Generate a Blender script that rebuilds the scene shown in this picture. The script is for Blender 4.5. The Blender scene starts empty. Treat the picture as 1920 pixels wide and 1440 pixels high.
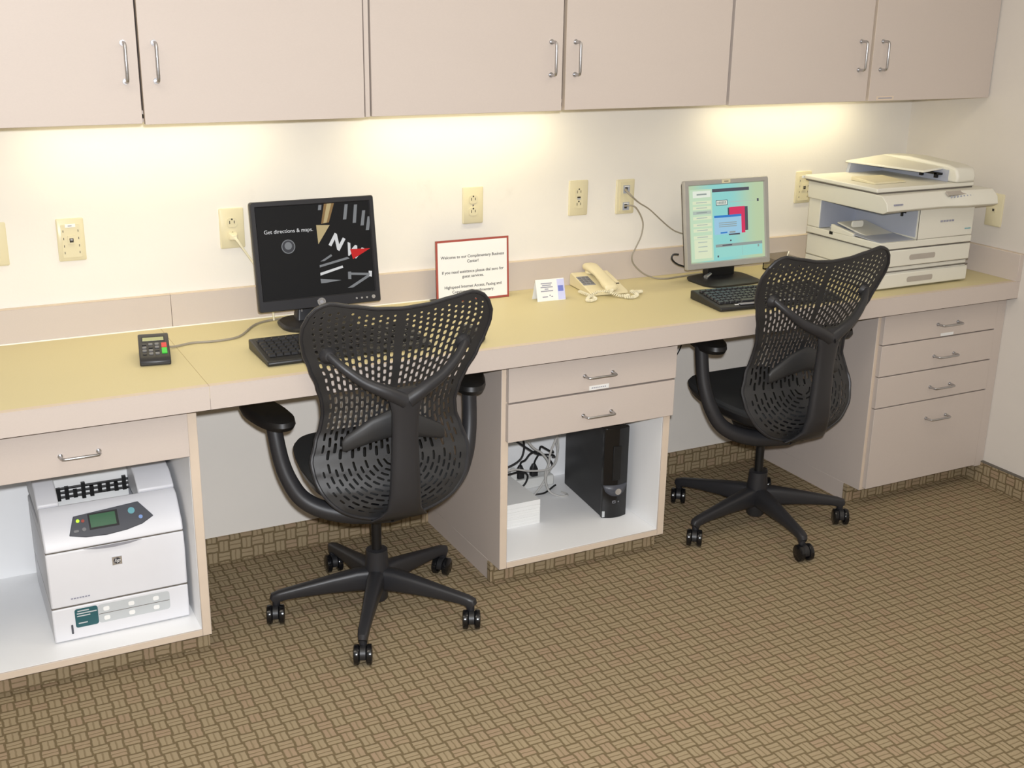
import bpy, bmesh, math, random
from mathutils import Vector, Matrix
random.seed(7)
SC = bpy.context.scene
COL = SC.collection
PI = math.pi

# ------------------------------------------------------------------ materials
def lin(c):
    c = c / 255.0
    return c / 12.92 if c <= 0.04045 else ((c + 0.055) / 1.055) ** 2.4
def rgb(r, g, b): return (lin(r), lin(g), lin(b), 1.0)

class NT:
    def __init__(s, name):
        s.m = bpy.data.materials.new(name); s.m.use_nodes = True
        s.t = s.m.node_tree; s.n = s.t.nodes; s.l = s.t.links
        s.b = s.n['Principled BSDF']
    def node(s, typ, **k):
        n = s.n.new(typ)
        for a, v in k.items(): setattr(n, a, v)
        return n
    def put(s, sock, v):
        if isinstance(v, bpy.types.NodeSocket): s.l.new(v, sock)
        else: sock.default_value = v
    def math(s, op, a, b=None, c=None):
        n = s.node('ShaderNodeMath', operation=op)
        s.put(n.inputs[0], a)
        if b is not None: s.put(n.inputs[1], b)
        if c is not None: s.put(n.inputs[2], c)
        return n.outputs[0]
    def smooth(s, v, e0, e1):
        n = s.node('ShaderNodeMapRange', interpolation_type='SMOOTHSTEP')
        s.put(n.inputs[0], v); n.inputs[1].default_value = e0; n.inputs[2].default_value = e1
        return n.outputs[0]
    def mix(s, f, a, b):
        n = s.node('ShaderNodeMix', data_type='RGBA')
        s.put(n.inputs[0], f); s.put(n.inputs[6], a); s.put(n.inputs[7], b)
        return n.outputs[2]
    def noise(s, scale, detail=2.0, vec=None, rough=0.5):
        n = s.node('ShaderNodeTexNoise')
        n.inputs['Scale'].default_value = scale; n.inputs['Detail'].default_value = detail
        n.inputs['Roughness'].default_value = rough
        if vec is not None: s.l.new(vec, n.inputs['Vector'])
        return n.outputs['Fac']
    def pos(s): return s.node('ShaderNodeNewGeometry').outputs['Position']
    def objc(s): return s.node('ShaderNodeTexCoord').outputs['Object']
    def bump(s, h, strength, dist=0.001):
        n = s.node('ShaderNodeBump'); n.inputs['Strength'].default_value = strength
        n.inputs['Distance'].default_value = dist
        s.l.new(h, n.inputs['Height']); s.l.new(n.outputs[0], s.b.inputs['Normal'])

def plain(name, col, rough=0.5, metal=0.0, spec=0.5, var=0.04, vscale=30.0, bump=0.0, bscale=400.0):
    t = NT(name)
    t.b.inputs['Roughness'].default_value = rough
    t.b.inputs['Metallic'].default_value = metal
    t.b.inputs['Specular IOR Level'].default_value = spec
    oc = t.objc()
    dark = tuple(c * (1 - var) for c in col[:3]) + (1,)
    lite = tuple(min(1, c * (1 + var)) for c in col[:3]) + (1,)
    t.put(t.b.inputs['Base Color'], t.mix(t.noise(vscale, 2.0, oc), dark, lite))
    if bump: t.bump(t.noise(bscale, 2.0, oc), bump)
    return t.m

def glow(name, col, strength=1.0):
    t = NT(name)
    t.b.inputs['Base Color'].default_value = (0.01, 0.01, 0.01, 1)
    t.b.inputs['Roughness'].default_value = 0.4; t.b.inputs['Specular IOR Level'].default_value = 0.12
    t.b.inputs['Emission Color'].default_value = col
    t.b.inputs['Emission Strength'].default_value = strength
    return t.m

def laminate(name, col, var=0.05):
    t = NT(name)
    t.b.inputs['Roughness'].default_value = 0.5
    t.b.inputs['Specular IOR Level'].default_value = 0.35
    mp = t.node('ShaderNodeMapping'); t.l.new(t.objc(), mp.inputs[0])
    mp.inputs['Scale'].default_value = (1.0, 1.0, 3.0)
    n1 = t.noise(260.0, 2.0, mp.outputs[0]); n2 = t.noise(3.0, 2.0, mp.outputs[0])
    f = t.math('ADD', t.math('MULTIPLY', n1, 0.7), t.math('MULTIPLY', n2, 0.3))
    dark = tuple(c * (1 - var) for c in col[:3]) + (1,)
    lite = tuple(min(1, c * (1 + var)) for c in col[:3]) + (1,)
    t.put(t.b.inputs['Base Color'], t.mix(f, dark, lite))
    return t.m

def wallpaint(name, col, marks=False):
    t = NT(name)
    t.b.inputs['Roughness'].default_value = 0.75
    t.b.inputs['Specular IOR Level'].default_value = 0.25
    p = t.pos()
    dark = tuple(c * 0.96 for c in col[:3]) + (1,)
    c = t.mix(t.noise(9.0, 4.0, p), dark, col)
    if marks:
        sc = t.smooth(t.noise(5.0, 5.0, p, 0.65), 0.62, 0.78)
        c = t.mix(t.math('MULTIPLY', sc, 0.12), c, rgb(150, 140, 132))
    t.put(t.b.inputs['Base Color'], c)
    t.bump(t.noise(130.0, 3.0, p), 0.12, 0.002)
    return t.m

def carpet(name, ax, light, mid, dark, pitch=0.0352, ox=0.300, oy=-0.551):
    """basket weave: blocks of two strips turned a quarter against their neighbours"""
    t = NT(name)
    t.b.inputs['Roughness'].default_value = 0.95
    t.b.inputs['Specular IOR Level'].default_value = 0.1
    p = t.pos()
    wob = t.node('ShaderNodeTexNoise'); wob.inputs['Scale'].default_value = 60.0
    sp = t.node('ShaderNodeSeparateXYZ'); t.l.new(p, sp.inputs[0])
    wv = t.math('MULTIPLY', t.math('SUBTRACT', t.noise(70.0, 1.0, p), 0.5), 0.12)
    u = t.math('ADD', t.math('ADD', t.math('DIVIDE', t.math('SUBTRACT', sp.outputs[ax[0]], ox), pitch), 0.5), wv)
    v = t.math('ADD', t.math('ADD', t.math('DIVIDE', t.math('SUBTRACT', sp.outputs[ax[1]], oy), pitch * 0.965), 0.5), wv)
    iu = t.math('FLOOR', u); iv = t.math('FLOOR', v)
    fu = t.math('SUBTRACT', t.math('SUBTRACT', u, iu), 0.5)
    fv = t.math('SUBTRACT', t.math('SUBTRACT', v, iv), 0.5)
    par = t.math('FLOORED_MODULO', t.math('ADD', iu, iv), 2.0)
    inv = t.math('SUBTRACT', 1.0, par)
    a = t.math('ABSOLUTE', t.math('ADD', t.math('MULTIPLY', fu, inv), t.math('MULTIPLY', fv, par)))
    b = t.math('ABSOLUTE', t.math('ADD', t.math('MULTIPLY', fv, inv), t.math('MULTIPLY', fu, par)))
    side = t.math('SUBTRACT', 1.0, t.smooth(a, 0.32, 0.41))
    end = t.math('SUBTRACT', 1.0, t.smooth(b, 0.46, 0.52))
    core = t.smooth(a, 0.015, 0.085)
    cid = t.node('ShaderNodeCombineXYZ'); t.l.new(iu, cid.inputs[0]); t.l.new(iv, cid.inputs[1])
    wn = t.node('ShaderNodeTexWhiteNoise', noise_dimensions='2D'); t.l.new(cid.outputs[0], wn.inputs['Vector'])
    red = rgb(172, 146, 122)
    lcol = t.mix(t.math('MULTIPLY', t.smooth(wn.outputs['Value'], 0.55, 1.0), 0.7), light, red)
    c = t.mix(core, mid, lcol)
    c = t.mix(t.math('MULTIPLY', side, end), dark, c)
    fz = t.noise(900.0, 2.0, p)
    c = t.mix(t.math('MULTIPLY', fz, 0.35), c, dark)
    t.put(t.b.inputs['Base Color'], c)
    hgt = t.math('ADD', t.math('MULTIPLY', t.math('MULTIPLY', side, end), core), t.math('MULTIPLY', fz, 0.6))
    t.bump(hgt, 0.5, 0.003)
    return t.m

M = {}
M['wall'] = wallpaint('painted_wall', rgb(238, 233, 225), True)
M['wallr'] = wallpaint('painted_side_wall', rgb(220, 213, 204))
M['ceil'] = wallpaint('ceiling_paint', rgb(232, 230, 224))
CL, CM, CD = rgb(170, 153, 124), rgb(144, 127, 99), rgb(118, 103, 77)
M['carpet'] = carpet('woven_carpet', (0, 1), CL, CM, CD)
M['carpet_b'] = carpet('woven_carpet_base', (0, 2), CL, CM, CD, oy=0.02)
M['carpet_r'] = carpet('woven_carpet_base_side', (1, 2), CL, CM, CD, oy=0.02)
M['lam'] = laminate('beige_laminate', rgb(204, 192, 183))
M['top'] = laminate('tan_laminate', rgb(216, 203, 158))
M['edge'] = plain('beige_edge_band', rgb(218, 201, 182), 0.55)
M['white'] = plain('white_melamine', rgb(250, 250, 250), 0.4, var=0.01)
M['shadow'] = plain('painted_shade', rgb(60, 52, 48), 0.9)  # shade put into the colour, for door gaps and the counter underside
M['caulk'] = plain('white_caulk', rgb(240, 236, 226), 0.25)
M['steel'] = plain('brushed_steel', rgb(190, 190, 192), 0.34, 1.0, bump=0.1)
M['blk'] = plain('black_plastic', rgb(34, 34, 36), 0.42, bump=0.1)
M['chair'] = plain('graphite_plastic', rgb(46, 46, 47), 0.5, bump=0.12, bscale=900)
M['chairm'] = plain('graphite_moulded_plastic', rgb(43, 43, 46), 0.42, bump=0.12, bscale=900)
M['gloss'] = plain('gloss_black_plastic', rgb(20, 20, 22), 0.18)
M['soft'] = plain('soft_black_rubber', rgb(24, 24, 25), 0.45)
M['fab'] = plain('black_mesh_fabric', rgb(44, 45, 46), 0.85, bump=0.4, bscale=700)
M['dark'] = plain('near_black', rgb(14, 14, 15), 0.5)
M['mon'] = plain('charcoal_plastic', rgb(40, 40, 44), 0.38)
M['silver'] = plain('silver_plastic', rgb(178, 176, 172), 0.35, 0.35)
M['key'] = plain('black_key_plastic', rgb(48, 48, 50), 0.35)
M['kgrey'] = plain('grey_key_plastic', rgb(120, 120, 122), 0.4)
M['ivory'] = plain('ivory_plastic', rgb(222, 212, 178), 0.35, var=0.02)
M['phone'] = plain('almond_plastic', rgb(232, 220, 182), 0.35, var=0.02)
M['cream'] = plain('cream_cord', rgb(232, 224, 196), 0.45)
M['slot'] = plain('dark_slot', rgb(50, 44, 36), 0.7)
M['paper'] = plain('white_paper', rgb(240, 240, 238), 0.8, var=0.02)
M['ink'] = plain('black_ink', rgb(60, 56, 60), 0.8)
M['greyink'] = plain('grey_ink', rgb(150, 150, 165), 0.8)
M['redink'] = plain('red_border', rgb(164, 78, 68), 0.7)
M['blue'] = plain('blue_print', rgb(120, 130, 205), 0.7)
M['lav'] = plain('lavender_print', rgb(205, 208, 245), 0.7)
M['prn'] = plain('pale_grey_plastic', rgb(226, 226, 230), 0.42, var=0.015)
M['prnd'] = plain('grey_plastic', rgb(150, 150, 158), 0.45)
M['panel'] = plain('slate_plastic', rgb(72, 74, 82), 0.4)
M['teal'] = plain('teal_sticker', rgb(44, 92, 98), 0.4)
M['stick'] = plain('silver_sticker', rgb(196, 200, 202), 0.35)
M['cop'] = plain('office_beige_plastic', rgb(222, 219, 206), 0.42, var=0.015)
M['copg'] = plain('cool_grey_plastic', rgb(168, 172, 184), 0.45)
M['copd'] = plain('warm_grey_plastic', rgb(172, 164, 154), 0.45)
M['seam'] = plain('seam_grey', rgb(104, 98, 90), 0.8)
M['jline'] = plain('joint_line_brown', rgb(168, 148, 104), 0.7)
M['gcord'] = plain('grey_cord', rgb(150, 142, 128), 0.5)
M['pcord'] = plain('pale_grey_cord', rgb(188, 186, 182), 0.5)
M['bcord'] = plain('black_cord', rgb(30, 30, 32), 0.5)
M['wplug'] = plain('white_plug_plastic', rgb(226, 226, 222), 0.4)
M['red'] = plain('red_key', rgb(214, 70, 66), 0.4)
M['green'] = plain('green_key', rgb(70, 205, 70), 0.4)
M['lcd'] = plain('lcd_glass', rgb(172, 176, 130), 0.2)
M['lcdg'] = plain('green_lcd_glass', rgb(70, 108, 82), 0.15)
M['led'] = glow('green_led', rgb(190, 255, 60), 1.5)
M['badge'] = plain('silver_badge', rgb(220, 220, 222), 0.25, 0.8)
M['cyan'] = plain('cyan_button', rgb(110, 170, 180), 0.35)
M['bluebtn'] = plain('pale_blue_button', rgb(130, 160, 215), 0.35)
t = NT('clear_acrylic'); t.b.inputs['Transmission Weight'].default_value = 1.0
t.b.inputs['Roughness'].default_value = 0.03; t.b.inputs['IOR'].default_value = 1.3; M['clear'] = t.m
# screens
M['s_black'] = glow('screen_black', rgb(12, 12, 14), 1.0)
M['s_white'] = glow('screen_white', rgb(205, 205, 205), 1.0)
M['s_grey'] = glow('screen_grey', rgb(120, 122, 124), 1.0)
M['s_dgrey'] = glow('screen_dark_grey', rgb(62, 62, 66), 1.0)
M['s_gold'] = glow('screen_gold', rgb(178, 160, 118), 1.0)
M['s_dgold'] = glow('screen_dark_gold', rgb(132, 104, 66), 1.0)
M['s_red'] = glow('screen_red', rgb(190, 32, 32), 1.0)
M['w_green'] = glow('page_pale_green', rgb(188, 212, 182), 1.0)
M['w_teal'] = glow('page_teal', rgb(146, 205, 196), 1.0)
M['w_cream'] = glow('page_cream', rgb(212, 220, 188), 1.0)
M['w_pale'] = glow('page_white', rgb(220, 226, 212), 1.0)
M['w_dark'] = glow('page_dark_bar', rgb(78, 78, 88), 1.0)
M['w_mid'] = glow('page_grey', rgb(140, 150, 146), 1.0)
M['w_lg'] = glow('page_light_grey', rgb(170, 182, 172), 1.0)
M['w_red'] = glow('page_red', rgb(206, 52, 92), 1.0)
M['w_blue'] = glow('page_blue', rgb(52, 120, 190), 1.0)
M['w_lblue'] = glow('page_light_blue', rgb(150, 192, 216), 1.0)
t = NT('page_gradient')  # web page background, greener at its sides than in the middle
sp = t.node('ShaderNodeSeparateXYZ'); t.l.new(t.objc(), sp.inputs[0])
f = t.smooth(t.math('ABSOLUTE', t.math('ADD', sp.outputs[0], 0.02)), 0.02, 0.15)
t.put(t.b.inputs['Emission Color'], t.mix(f, rgb(134, 200, 196), rgb(176, 196, 158)))
t.b.inputs['Emission Strength'].default_value = 1.0
t.b.inputs['Base Color'].default_value = (0.01, 0.01, 0.01, 1); M['w_bg'] = t.m

# ------------------------------------------------------------------ mesh builder
class MB:
    def __init__(s): s.v = []; s.f = []; s.m = []; s.mats = []
    def mi(s, mat):
        if mat not in s.mats: s.mats.append(mat)
        return s.mats.index(mat)
    def add(s, vs, fs, mat, T=None):
        o = len(s.v); k = s.mi(mat)
        for p in vs:
            p = Vector(p)
            s.v.append(T @ p if T is not None else p)
        for f in fs: s.f.append([i + o for i in f]); s.m.append(k)
        return s
    def box(s, x0, x1, y0, y1, z0, z1, mat, T=None):
        vs = [(x, y, z) for z in (z0, z1) for y in (y0, y1) for x in (x0, x1)]
        fs = [(0, 2, 3, 1), (4, 5, 7, 6), (0, 1, 5, 4), (2, 6, 7, 3), (0, 4, 6, 2), (1, 3, 7, 5)]
        return s.add(vs, fs, mat, T)
    def loft(s, rings, mat, T=None, cap=True, closed=True):
        n = len(rings[0]); vs = [p for r in rings for p in r]; fs = []
        for i in range(len(rings) - 1):
            for j in range(n if closed else n - 1):
                a, b = i * n + j, i * n + (j + 1) % n
                fs.append((a, b, b + n, a + n))
        if cap:
            fs.append(tuple(range(n - 1, -1, -1))); fs.append(tuple((len(rings) - 1) * n + j for j in range(n)))
        return s.add(vs, fs, mat, T)
    def prism(s, poly, z0, z1, mat, T=None):
        return s.loft([[(x, y, z0) for x, y in poly], [(x, y, z1) for x, y in poly]], mat, T)
    def profx(s, prof, x0, x1, mat, T=None):          # a (y, z) profile swept along x
        return s.loft([[(x0, y, z) for y, z in prof], [(x1, y, z) for y, z in prof]], mat, T)
    def lathe(s, prof, mat, T=None, n=24):            # (r, z) about the z axis
        return s.loft([[(r * math.cos(2 * PI * j / n), r * math.sin(2 * PI * j / n), z) for j in range(n)] for r, z in prof], mat, T)
    def tube(s, path, rad, mat, T=None, n=8, sub=0, flat=1.0):
        P = [Vector(p) for p in path]
        R = list(rad) if isinstance(rad, (list, tuple)) else [rad] * len(P)
        if sub:
            P2 = []; R2 = []
            for i in range(len(P) - 1):
                p0 = P[max(i - 1, 0)]; p1 = P[i]; p2 = P[i + 1]; p3 = P[min(i + 2, len(P) - 1)]
                for k in range(sub):
                    u = k / sub
                    P2.append(0.5 * ((2 * p1) + (p2 - p0) * u + (2 * p0 - 5 * p1 + 4 * p2 - p3) * u * u + (3 * p1 - p0 - 3 * p2 + p3) * u ** 3))
                    R2.append(R[i] * (1 - u) + R[i + 1] * u)
            P2.append(P[-1]); R2.append(R[-1]); P, R = P2, R2
        rings = []; up = None
        for i, p in enumerate(P):
            d = (P[min(i + 1, len(P) - 1)] - P[max(i - 1, 0)]).normalized()
            if up is None:
                up = Vector((0, 0, 1)) if abs(d.z) < 0.9 else Vector((0, 1, 0))
            sd = d.cross(up).normalized(); up = sd.cross(d).normalized()
            rings.append([p + (sd * math.cos(2 * PI * j / n) + up * math.sin(2 * PI * j / n) * flat) * R[i] for j in range(n)])
        return s.loft(rings, mat, T)
    def text(s, body, size, mat, T, align='LEFT', bold=0.0, shear=0.0, depth=0.0002):
        cu = bpy.data.curves.new('lettering_curve', 'FONT'); cu.body = body; cu.size = size
        cu.align_x = align; cu.offset = bold; cu.shear = shear; cu.extrude = depth; cu.resolution_u = 3
        o = bpy.data.objects.new('lettering_curve', cu); COL.objects.link(o)
        dg = bpy.context.evaluated_depsgraph_get()
        me = bpy.data.meshes.new_from_object(o.evaluated_get(dg))
        s.add([v.co.copy() for v in me.vertices], [tuple(p.vertices) for p in me.polygons], mat, T)
        bpy.data.objects.remove(o); bpy.data.curves.remove(cu); bpy.data.meshes.remove(me)
        return s
    def build(s, name, parent=None, bevel=0.0, seg=2, smooth=True, loc=None, rot=None, solid=0.0, weld=False):
        me = bpy.data.meshes.new(name)
        me.from_pydata([tuple(v) for v in s.v], [], s.f)
        for m in s.mats: me.materials.append(M[m])
        me.polygons.foreach_set('material_index', s.m)
        if smooth: me.polygons.foreach_set('use_smooth', [True] * len(me.polygons))
        bm = bmesh.new(); bm.from_mesh(me)
        if weld: bmesh.ops.remove_doubles(bm, verts=bm.verts, dist=0.00002)
        bmesh.ops.recalc_face_normals(bm, faces=bm.faces); bm.to_mesh(me); bm.free()
        if smooth: me.set_sharp_from_angle(angle=math.radians(38))
        me.update()
        o = bpy.data.objects.new(name, me); COL.objects.link(o)
        if parent is not None: o.parent = parent
        if loc is not None: o.location = loc
        if rot is not None: o.rotation_euler = rot
        if solid:
            md = o.modifiers.new('thickness', 'SOLIDIFY'); md.thickness = solid; md.offset = 0
        if bevel:
            md = o.modifiers.new('bevel', 'BEVEL'); md.width = bevel; md.segments = seg
            md.limit_method = 'ANGLE'; md.angle_limit = math.radians(40)
        return o

def rr(w, h, r, n=5, cx=0.0, cy=0.0):
    """rounded rectangle outline"""
    out = []
    for qx, qy, a0 in ((1, 1, 0), (-1, 1, PI / 2), (-1, -1, PI), (1, -1, 1.5 * PI)):
        for i in range(n + 1):
            a = a0 + PI / 2 * i / n
            out.append((cx + qx * (w / 2 - r) + r * math.cos(a), cy + qy * (h / 2 - r) + r * math.sin(a)))
    return out
def circ(r, n=20, cx=0.0, cy=0.0): return [(cx + r * math.cos(2 * PI * i / n), cy + r * math.sin(2 * PI * i / n)) for i in range(n)]

def tag(o, label, cat, group=None, kind=None):
    o['label'] = label; o['category'] = cat
    if group: o['group'] = group
    if kind: o['kind'] = kind
    return o
def thing(name, label, cat, loc=(0, 0, 0), rz=0.0, group=None):
    o = bpy.data.objects.new(name, None); COL.objects.link(o)
    o.empty_display_size = 0.05; o.location = loc; o.rotation_euler = (0, 0, rz)
    return tag(o, label, cat, group)
def struct(o, label, cat): return tag(o, label, cat, None, 'structure')
def kids(o): return [c for c in bpy.data.objects if c.parent == o]
def copy_tree(o, parent=None):
    c = o.copy(); COL.objects.link(c); c.parent = parent
    for ch in kids(o): copy_tree(ch, c)
    return c
TR = Matrix.Translation
def RX(a): return Matrix.Rotation(a, 4, 'X')
def RY(a): return Matrix.Rotation(a, 4, 'Y')
def RZ(a): return Matrix.Rotation(a, 4, 'Z')
FACE = RX(PI / 2)            # text/prism in the xy plane turned to face -y (towards the viewer), x right, y up

# ------------------------------------------------------------------ setting
XR = 3.617; ZT = 0.762; YF = -0.590; ZB = 0.702
XL, YN, ZC = -1.6, -4.6, 2.44
struct(MB().box(XL, XR, YN, 0.0, -0.05, 0.0, 'carpet').build('floor'), 'tan basket-weave patterned carpet floor', 'floor')
struct(MB().box(XL, XR + 0.1, 0.0, 0.1, -0.05, ZC, 'wall').build('wall_back'), 'cream painted wall behind the long counter', 'wall')
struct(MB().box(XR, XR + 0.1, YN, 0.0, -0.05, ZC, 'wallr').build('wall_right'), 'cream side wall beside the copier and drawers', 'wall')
struct(MB().box(XL - 0.1, XL, YN, 0.1, -0.05, ZC, 'wall').build('wall_left'), 'cream wall closing the room to the left', 'wall')
struct(MB().box(XL - 0.1, XR + 0.1, YN - 0.1, YN, -0.05, ZC, 'wall').build('wall_front'), 'cream wall closing the room behind the viewer', 'wall')
struct(MB().box(XL, XR, YN, 0.0, ZC, ZC + 0.05, 'ceil').build('ceiling'), 'white ceiling above the room', 'ceiling')
mb = MB(); mb.box(0.808, 1.647, -0.011, 0.0, 0.0, 0.085, 'carpet_b'); mb.box(2.226, 3.035, -0.011, 0.0, 0.0, 0.085, 'carpet_b')
struct(mb.build('baseboard_back'), 'carpet strip base along the wall under the counter', 'baseboard')
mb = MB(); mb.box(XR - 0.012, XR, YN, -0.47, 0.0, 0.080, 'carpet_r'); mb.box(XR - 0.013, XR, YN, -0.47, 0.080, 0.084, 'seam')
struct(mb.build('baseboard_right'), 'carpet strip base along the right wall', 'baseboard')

# ------------------------------------------------------------------ handles
def pull(mb, L, out, r=0.004, T=None):
    """wire pull along local x, standing off towards -y, feet at y = 0"""
    h = L / 2; k = 0.008
    pts = [(-h, 0.001, 0), (-h, -out + k, 0), (-h + 0.3 * k, -out + 0.3 * k, 0), (-h + k, -out, 0),
           (h - k, -out, 0), (h - 0.3 * k, -out + 0.3 * k, 0), (h, -out + k, 0), (h, 0.001, 0)]
    mb.tube(pts, r, 'steel', T, n=10)
    for sx in (-h, h): mb.tube([(sx, 0.0, 0), (sx, -0.003, 0)], r * 1.7, 'steel', T, n=10)
    return mb

# ------------------------------------------------------------------ overhead cabinets
def overhead(x0, x1, doors, label, lightgap):
    t = thing('overhead_cabinet', label, 'cabinet', (x0, 0, 1.362), 0, 'overhead cabinets along the wall')
    w = x1 - x0; H = 0.76
    mb = MB()
    mb.box(0, w, -0.332, -0.001, 0.008, 0.028, 'lam'); mb.box(0, w, -0.332, -0.001, H - 0.02, H, 'lam')
    mb.box(0, 0.018, -0.332, -0.001, 0.0, H, 'lam'); mb.box(w - 0.018, w, -0.332, -0.001, 0.0, H, 'lam')
    mb.box(0.018, w - 0.018, -0.012, -0.001, 0.02, H - 0.02, 'lam')
    mb.box(0.018, w - 0.018, -0.332, -0.315, 0.0, 0.02, 'lam')
    mid = (doors[0][1] + doors[1][0]) / 2 - x0
    mb.box(mid - 0.02, mid + 0.02, -0.331, -0.30, 0.02, H - 0.02, 'shadow')  # dark post paints the shade seen through the gap between doors
    mb.build('cabinet_body', t, 0.001, 1)
    if lightgap == 2: MB().box(1.334 - x0, 1.3470 - x0, -0.349, -0.3325, -0.003, H, 'lam').build('filler_strip', t, 0.001, 1)
    for i, (a, b, hx, dz) in enumerate(doors):
        d = MB(); d.box(a - x0, b - x0, -0.352, -0.334, -0.002 + dz, H, 'lam')
        if lightgap and i == 1: d.box(a - x0 - 0.0004, a - x0 + 0.0006, -0.3515, -0.3345, 0.002, H, 'edge')
        do = d.build('door', t, 0.0012, 2)
        hm = pull(MB(), 0.088, 0.030, 0.0042, TR((hx - x0, -0.352, 0.141)) @ RY(PI / 2))
        hm.build('handle', do)
        if i == 0 and lightgap == 2:      # the lower edge of a dark printed label shows at the top of this door
            lb = MB()
            for q in range(3): lb.box(0.487 + q * 0.0125, 0.496 + q * 0.0125, -0.3535, -0.352, 0.282, 0.302, 'ink')
            lb.build('door_label', do)
        if i == 1 and lightgap == 3:
            lb = MB().box(3.097 - x0, 3.172 - x0, -0.3525, -0.3518, 0.000, 0.013, 'edge')
            lb.box(3.105 - x0, 3.165 - x0, -0.3527, -0.3522, 0.005, 0.008, 'greyink')
            lb.build('label_strip', do)
    return t
overhead(0.198, 1.345, [(0.200, 0.768, 0.736, 0), (0.774, 1.330, 0.807, -0.002)], 'overhead beige laminate cabinet above the black monitor and the card keypad', 2)
overhead(1.349, 2.494, [(1.351, 1.918, 1.881, 0), (1.929, 2.492, 1.958, 0.002)], 'overhead beige laminate cabinet above the framed sign and the telephone', 1)
overhead(2.498, 3.614, [(2.503, 3.052, 3.008, 0), (3.064, 3.612, 3.100, 0.0)], 'overhead beige laminate cabinet in the corner above the photocopier', 3)

# ------------------------------------------------------------------ base cabinets
ZI = 0.085
def drawer(t, ox, a, b, z0, z1, hx, hz, L=0.095, label=None):
    d = MB().box(a - ox, b - ox, -0.552, -0.534, z0, z1, 'lam').build('drawer', t, 0.0012, 2)
    pull(MB(), L, 0.028, 0.0036, TR((hx - ox, -0.552, hz))).build('handle', d)
    if label:
        lx0, lx1, lz0, lz1 = label
        m = MB().box(lx0 - ox, lx1 - ox, -0.5528, -0.5519, lz0, lz1, 'paper')
        for q in range(8):
            qx = lx0 + 0.008 + q * (lx1 - lx0 - 0.016) / 8
            m.box(qx - ox, qx - ox + 0.004, -0.5531, -0.5527, lz0 + 0.005, lz1 - 0.005, 'greyink')
        m.build('drawer_label', d)
def base_body(t, w, open_to, sides=True):
    """side panels, floor and back of a cabinet box with white lining"""
    mb = MB(); pt = 0.024; zt = 0.729
    for x0, x1, xi in ((0, pt, pt), (w - pt, w, w - pt)):
        mb.box(x0, x1, -0.533, -0.001, 0.065, zt, 'lam')
        mb.box(x0, x1, -0.470, -0.001, 0.0, 0.065, 'lam')
        li = (xi, xi + 0.001) if x0 == 0 else (xi - 0.001, xi)
        mb.box(li[0], li[1], -0.530, -0.012, ZI, zt - 0.02, 'white')
        mb.box(x0 + 0.001, x1 - 0.001, -0.5336, -0.5325, 0.066, zt - 0.002, 'edge')
    mb.box(pt, w - pt, -0.533, -0.001, 0.065, ZI - 0.001, 'lam')
    mb.box(pt, w - pt, -0.5336, -0.5325, 0.066, ZI - 0.002, 'edge')
    mb.box(pt, w - pt, -0.530, -0.012, ZI - 0.001, ZI, 'white')
    mb.box(pt, w - pt, -0.012, -0.001, 0.065, zt, 'white')
    mb.box(pt, w - pt, -0.530, -0.012, open_to - 0.004, open_to + 0.012, 'white')
    mb.box(pt, w - pt, -0.533, -0.45, zt - 0.03, zt, 'lam')
    mb.build('cabinet_body', t, 0.0008, 1)
    tk = MB().box(0.0, w, -0.482, -0.470, 0.0, 0.065, 'carpet_b')
    tk.box(-0.004, 0.0, -0.482, -0.462, 0.0, 0.065, 'carpet_r'); tk.box(w, w + 0.004, -0.482, -0.462, 0.0, 0.065, 'carpet_r')
    tk.build('toe_kick', t)
G = 'base cabinets under the counter'
t = thing('base_cabinet', 'beige base cabinet with one drawer over an open white bay holding the laser printer', 'cabinet', (0.245, 0, 0), 0, G)
base_body(t, 0.562, 0.60)
drawer(t, 0.245, 0.266, 0.781, 0.575, 0.698, 0.5265, 0.6255, 0.086)
t = thing('base_cabinet', 'beige base cabinet with two drawers over an open white bay holding the black computer', 'cabinet', (1.648, 0, 0), 0, G)
base_body(t, 0.577, 0.48)
drawer(t, 1.648, 1.661, 2.224, 0.586, 0.698, 1.952, 0.634, 0.094, (1.922, 1.988, 0.588, 0.601))
drawer(t, 1.648, 1.661, 2.222, 0.4675, 0.5805, 1.952, 0.514)
t = thing('base_cabinet', 'beige four-drawer base cabinet in the corner by the right wall', 'cabinet', (3.036, 0, 0), 0, G)
base_body(t, 0.580, 0.70)
for a, b, hz, lb in ((0.588, 0.698, 0.634, (3.311, 3.370, 0.590, 0.600)), (0.4775, 0.584, 0.522, None), (0.366, 0.4735, 0.411, None), (0.074, 0.362, 0.297, None)):
    drawer(t, 3.036, 3.048, 3.572, a, b, 3.338, hz, 0.093, lb)
MB().box(0.538, 0.580, -0.549, -0.5345, 0.067, 0.729, 'lam').build('filler_strip', t, 0.001, 1)

# ------------------------------------------------------------------ counter
t = thing('countertop', 'long tan counter with beige front edge running wall to wall', 'countertop', (0, 0, 0.73))
mb = MB().box(-0.9, XR, YF + 0.001, -0.0005, 0.0, ZT - 0.73, 'top')
mb.build('work_surface', t)
mb = MB().box(-0.9, 0.8303, YF, YF + 0.02, ZB - 0.73, ZT - 0.7302, 'lam'); mb.box(0.8311, XR, YF, YF + 0.02, ZB - 0.73, ZT - 0.7302, 'lam')
mb.box(-0.9, XR, YF - 0.0008, YF + 0.018, ZT - 0.7303, ZT - 0.7298, 'edge')
mb.box(-0.9, XR, YF + 0.001, YF + 0.02, ZB - 0.7315, ZB - 0.73, 'shadow')  # thin dark strip paints the shade below the front edge
mb.build('front_edge', t)
MB().box(-0.0005, 0.0005, YF, -0.02, 0.0320, 0.0322, 'jline').build('joint_line', t, loc=(0.8307, 0, 0))
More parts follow.
